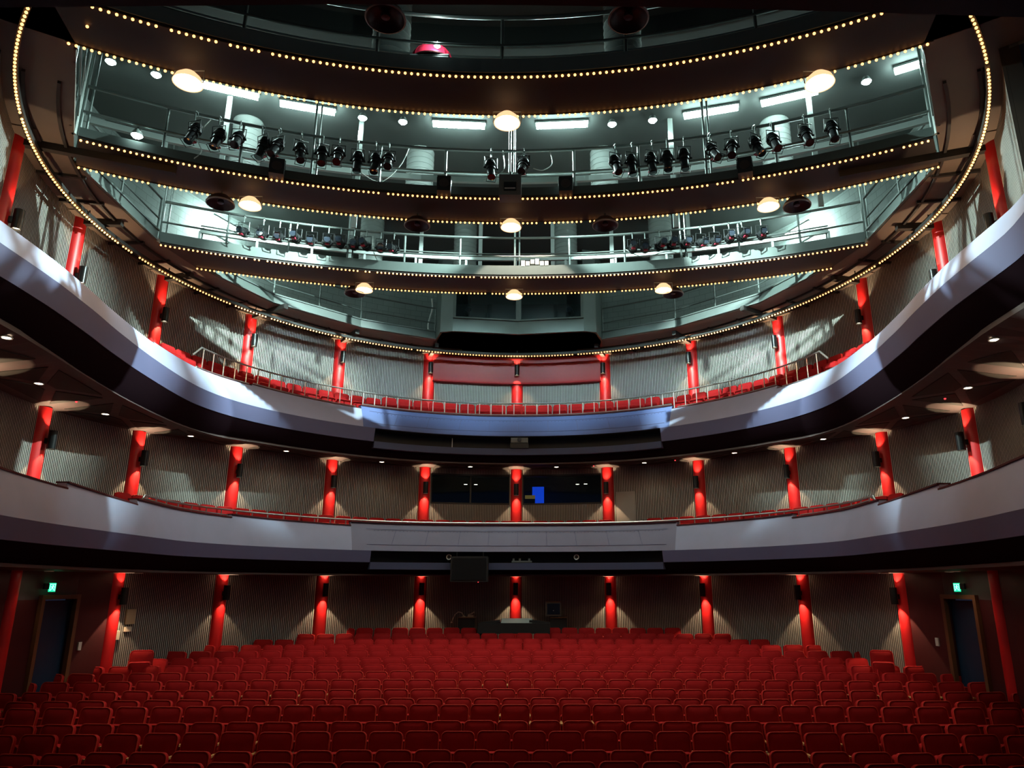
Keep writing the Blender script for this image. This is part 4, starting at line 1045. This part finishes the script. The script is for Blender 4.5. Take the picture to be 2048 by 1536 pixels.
# ------------------------------------------------------------------ things in the balcony slots
x,y = pol(fru(0)+0.22, 0.2); rt = root('slot_projector',(x,y-0.05,EYE+4.29),'dark projector standing in the centre of the upper balcony slot','projector')
m_ = MB(); m_.box((0,0,0.27),(0.56,0.40,0.16)); m_.build('casing','grey_case',rt); m_ = MB(); m_.cyl((0,-0.24,0.28),(0,-0.19,0.28),0.065,16); m_.build('lens','lens',rt,True)
m_ = MB(); m_.box((0,0,0.09),(0.60,0.42,0.16)); m_.build('stand','black',rt)
x,y = pol(fru(15)+0.25, -15); m_ = MB(); m_.cyl((0,0,0),(0,0,0.34),0.012,6); o = m_.build('slot_rod','white_pl',None,True); o.location = (x,y,EYE+4.29); tag(o,'short pale upright rod in the upper balcony slot left of projector','rod')
x,y = pol(frl(10)-0.02, -11.0); rt = root('hanging_speaker',(x,y,EYE+0.10),'large black speaker box hanging from the lower balcony slot','speaker')
m_ = MB(); m_.box((0,0,0.37),(1.12,0.45,0.74)); m_.build('casing','black',rt); m_ = MB(); m_.box((0,-0.235,0.37),(1.02,0.02,0.64)); m_.build('grille','lantern',rt)
m_ = MB(); m_.cyl((-0.4,0,0.74),(-0.4,0,0.88),0.02,8); m_.build('hanger','lantern',rt); m_ = MB(); m_.cyl((0.4,0,0.74),(0.4,0,0.88),0.02,8); m_.build('hanger','lantern',rt)
m_ = MB(); m_.box((0.28,-0.25,-0.008),(0.03,0.02,0.016)); m_.build('power_light','red_led',rt)
for a,lab in ((-15.6,'left'),(13.5,'right')):
    x,y = pol(frl(a)+0.22, a); rt = root('slot_camera',(x,y,EYE+0.83),'small ring faced camera in the lower balcony slot, %s' % ('beside the hanging speaker' if a < 0 else 'right of centre'),'camera','cameras in the lower slot',-rad(a))
    m_ = MB(); m_.tube([(0.07*math.cos(2*PI*i/20),-0.06,0.07*math.sin(2*PI*i/20)) for i in range(20)],0.016,6,0,True); m_.build('bezel','white_pl',rt,True)
    m_ = MB(); m_.cyl((0,-0.06,0),(0,0.10,0),0.062,16); m_.build('camera_body','black',rt,True)
    m_ = MB(); m_.box((0,0.05,-0.12),(0.04,0.04,0.14)); m_.build('bracket','black',rt)
x,y = pol(frl(1)+0.2, 1.0); rt = root('slot_lamp_bar',(x,y,EYE+0.70),'grey bar of small equipment in the lower balcony slot at centre','equipment bar'); m_ = MB(); m_.box((0,0,0),(0.62,0.08,0.05)); m_.build('bar','grey_case',rt); 
for dx in (-0.42,-0.1,0.38): m_ = MB(); m_.box((dx*0.6,0,0.06),(0.06,0.06,0.07)); m_.build('fitting','grey_case',rt)

# ------------------------------------------------------------------ desk and cabinets at the back of the stalls
zf = rowZ[-1]-TOPH
rt = root('mixing_desk',(-0.1+0.0,23.30,zf),'black sound desk with pale lid at the centre back of the stalls','desk')
m_ = MB(); m_.box((0,0,0.86),(2.18,0.7,0.30)); m_.build('desk_body','black',rt)
m_ = MB(); m_.box((0.08,-0.05,1.05),(0.94,0.45,0.05),0,0,0.25); m_.build('lid','laptop',rt)
for s in (-1,1):
    m_ = MB(); m_.box((s*0.75+0.02,-0.02,1.03),(0.62,0.5,0.06),0,0,0,s*0.10); m_.build('side_panel','black',rt)
    m_ = MB(); m_.box((s*1.0,0,0.36),(0.06,0.6,0.72)); m_.build('leg','black',rt)
def cab(x, lab, wd, m):
    rt = root('equipment_rack',(x,24.1,zf),lab,'rack','racks beside the sound desk'); h = EYE-0.99-zf
    b = MB(); b.box((0,0,h/2),(wd,0.5,h)); b.build('rack_body','black',rt); t = MB(); t.box((0,-0.02,h+0.012),(wd+0.02,0.55,0.025)); t.build('rack_top','door_wood',rt); return h
h = cab(-1.62,'black equipment rack left of the sound desk',0.52,None); 
rt = root('gooseneck_lamp',(-1.72,24.0,zf+h+0.025),'pale gooseneck lamp drooping off the left equipment rack','lamp')
m_ = MB(); m_.lathe([(0.06,0),(0.05,0.03),(0.0,0.035)],n=12); m_.build('base','beige',rt,True); m_ = MB(); m_.tube([(0,0,0.03),(-0.07,0,0.13),(-0.17,0,0.15),(-0.27,0,0.08),(-0.34,0,-0.05),(-0.37,0,-0.13)],0.016,8); m_.build('neck','beige',rt,True)
m_ = MB(); m_.lathe([(0.01,0.0),(0.035,-0.05),(0.0,-0.05)],(-0.375,0,-0.13),n=10); m_.build('lamp_shade','beige',rt,True)
rt = root('desk_phone',(-1.50,24.0,zf+h+0.025),'small pale handset lying on the left equipment rack','handset'); m_ = MB(); m_.box((0,0,0.03),(0.18,0.12,0.05)); m_.build('base','beige',rt); m_ = MB(); m_.tube([(-0.08,0,0.07),(0.02,0,0.09),(0.11,0,0.15)],0.018,6); m_.build('handset','beige',rt,True)
h = cab(1.28,'black equipment rack right of the sound desk',0.52,None)
rt = root('monitor',(1.12,24.05,zf+h+0.025),'dark boxy monitor standing on the right equipment rack','monitor'); m_ = MB(); m_.box((0,0,0.24),(0.50,0.40,0.42)); m_.build('casing','grey_case',rt); m_ = MB(); m_.box((0,-0.21,0.25),(0.40,0.02,0.32)); m_.build('screen','lens',rt); m_ = MB(); m_.box((0,0,0.015),(0.3,0.3,0.03)); m_.build('foot','black',rt); m_ = MB(); m_.box((0,-0.02,0.46),(0.46,0.36,0.03)); m_.build('lid','door_wood',rt); m_ = MB(); m_.cyl((0,-0.222,0.20),(0,-0.219,0.20),0.012,8); m_.build('knob','white_pl',rt)

# ------------------------------------------------------------------ signs and plates on the stalls walls
def exit_sign(a, lab):
    x,y = pol(9.42, a); rt = root('exit_sign',(x,y,EYE-0.04),lab,'exit sign','green exit signs', -rad(a)+(-0.55 if a < 0 else 0.55)); rt.scale = (0.62,0.62,0.72)
    m_ = MB(); m_.box((0,0,0),(0.20,0.05,0.24)); m_.build('sign_case','exit',rt)
    g = MB(); yy = -0.03
    g.box((0,yy,0.085),(0.16,0.006,0.014)); g.box((-0.075,yy,0),(0.014,0.006,0.19)); g.box((0.075,yy,0),(0.014,0.006,0.19))   # doorway outline
    g.cyl((0.008,yy-0.003,0.052),(0.008,yy+0.003,0.052),0.017,10)                                                               # running figure
    g.box((0,yy,0.012),(0.028,0.006,0.065),0,0,0,0.25); g.box((-0.032,yy,-0.05),(0.016,0.006,0.085),0,0,0,0.6); g.box((0.028,yy,-0.048),(0.016,0.006,0.075),0,0,0,-0.45)
    g.box((0.034,yy,0.018),(0.05,0.006,0.013),0,0,0,0.5); g.box((-0.034,yy,0.012),(0.05,0.006,0.013),0,0,0,0.6)
    g.build('running_figure','exit_white',rt)
    b = MB(); b.box((-0.16 if a < 0 else 0.16,0.04,0.03),(0.16,0.12,0.16)); b.build('battery_box','black',rt)
exit_sign(-88.0,'green lit exit sign over the left stalls door'); exit_sign(86.2,'green lit exit sign over the right stalls door')
def plate(name, r, a, z, d, m, lab, cat):
    x,y = pol(r,a); b = MB(); b.box((0,0,0),d); o = b.build(name,m); o.location = (x,y,z); o.rotation_euler = (0,0,-rad(a)); tag(o,lab,cat)
plate('notice_board',9.59,-72.0,EYE-0.72,(0.26,0.04,0.34),'paper','brown notice panel on the left ribbed stalls wall','notice')
plate('wall_socket',9.59,-72.2,EYE-1.0,(0.18,0.04,0.11),'beige','small beige wall box under the brown notice','wall box')
plate('wall_phone',9.58,-74.0,EYE-1.12,(0.12,0.06,0.20),'beige','beige wall unit beside the last left stalls column','wall unit')
plate('light_switch',9.56,-80.3,EYE-1.28,(0.09,0.03,0.17),'white_pl','white switch plate on the dark red left wall','switch')
plate('light_switch',9.56,79.6,EYE-1.20,(0.09,0.03,0.17),'white_pl','white switch plate on the dark red right wall','switch')
plate('light_switch',9.72,-36.0,EYE+8.5,(0.10,0.03,0.18),'white_pl','white switch plate on blockwork left of the booth','switch')
plate('light_switch',9.72,37.5,EYE+8.5,(0.10,0.03,0.18),'white_pl','white switch plate on blockwork right of the booth','switch')
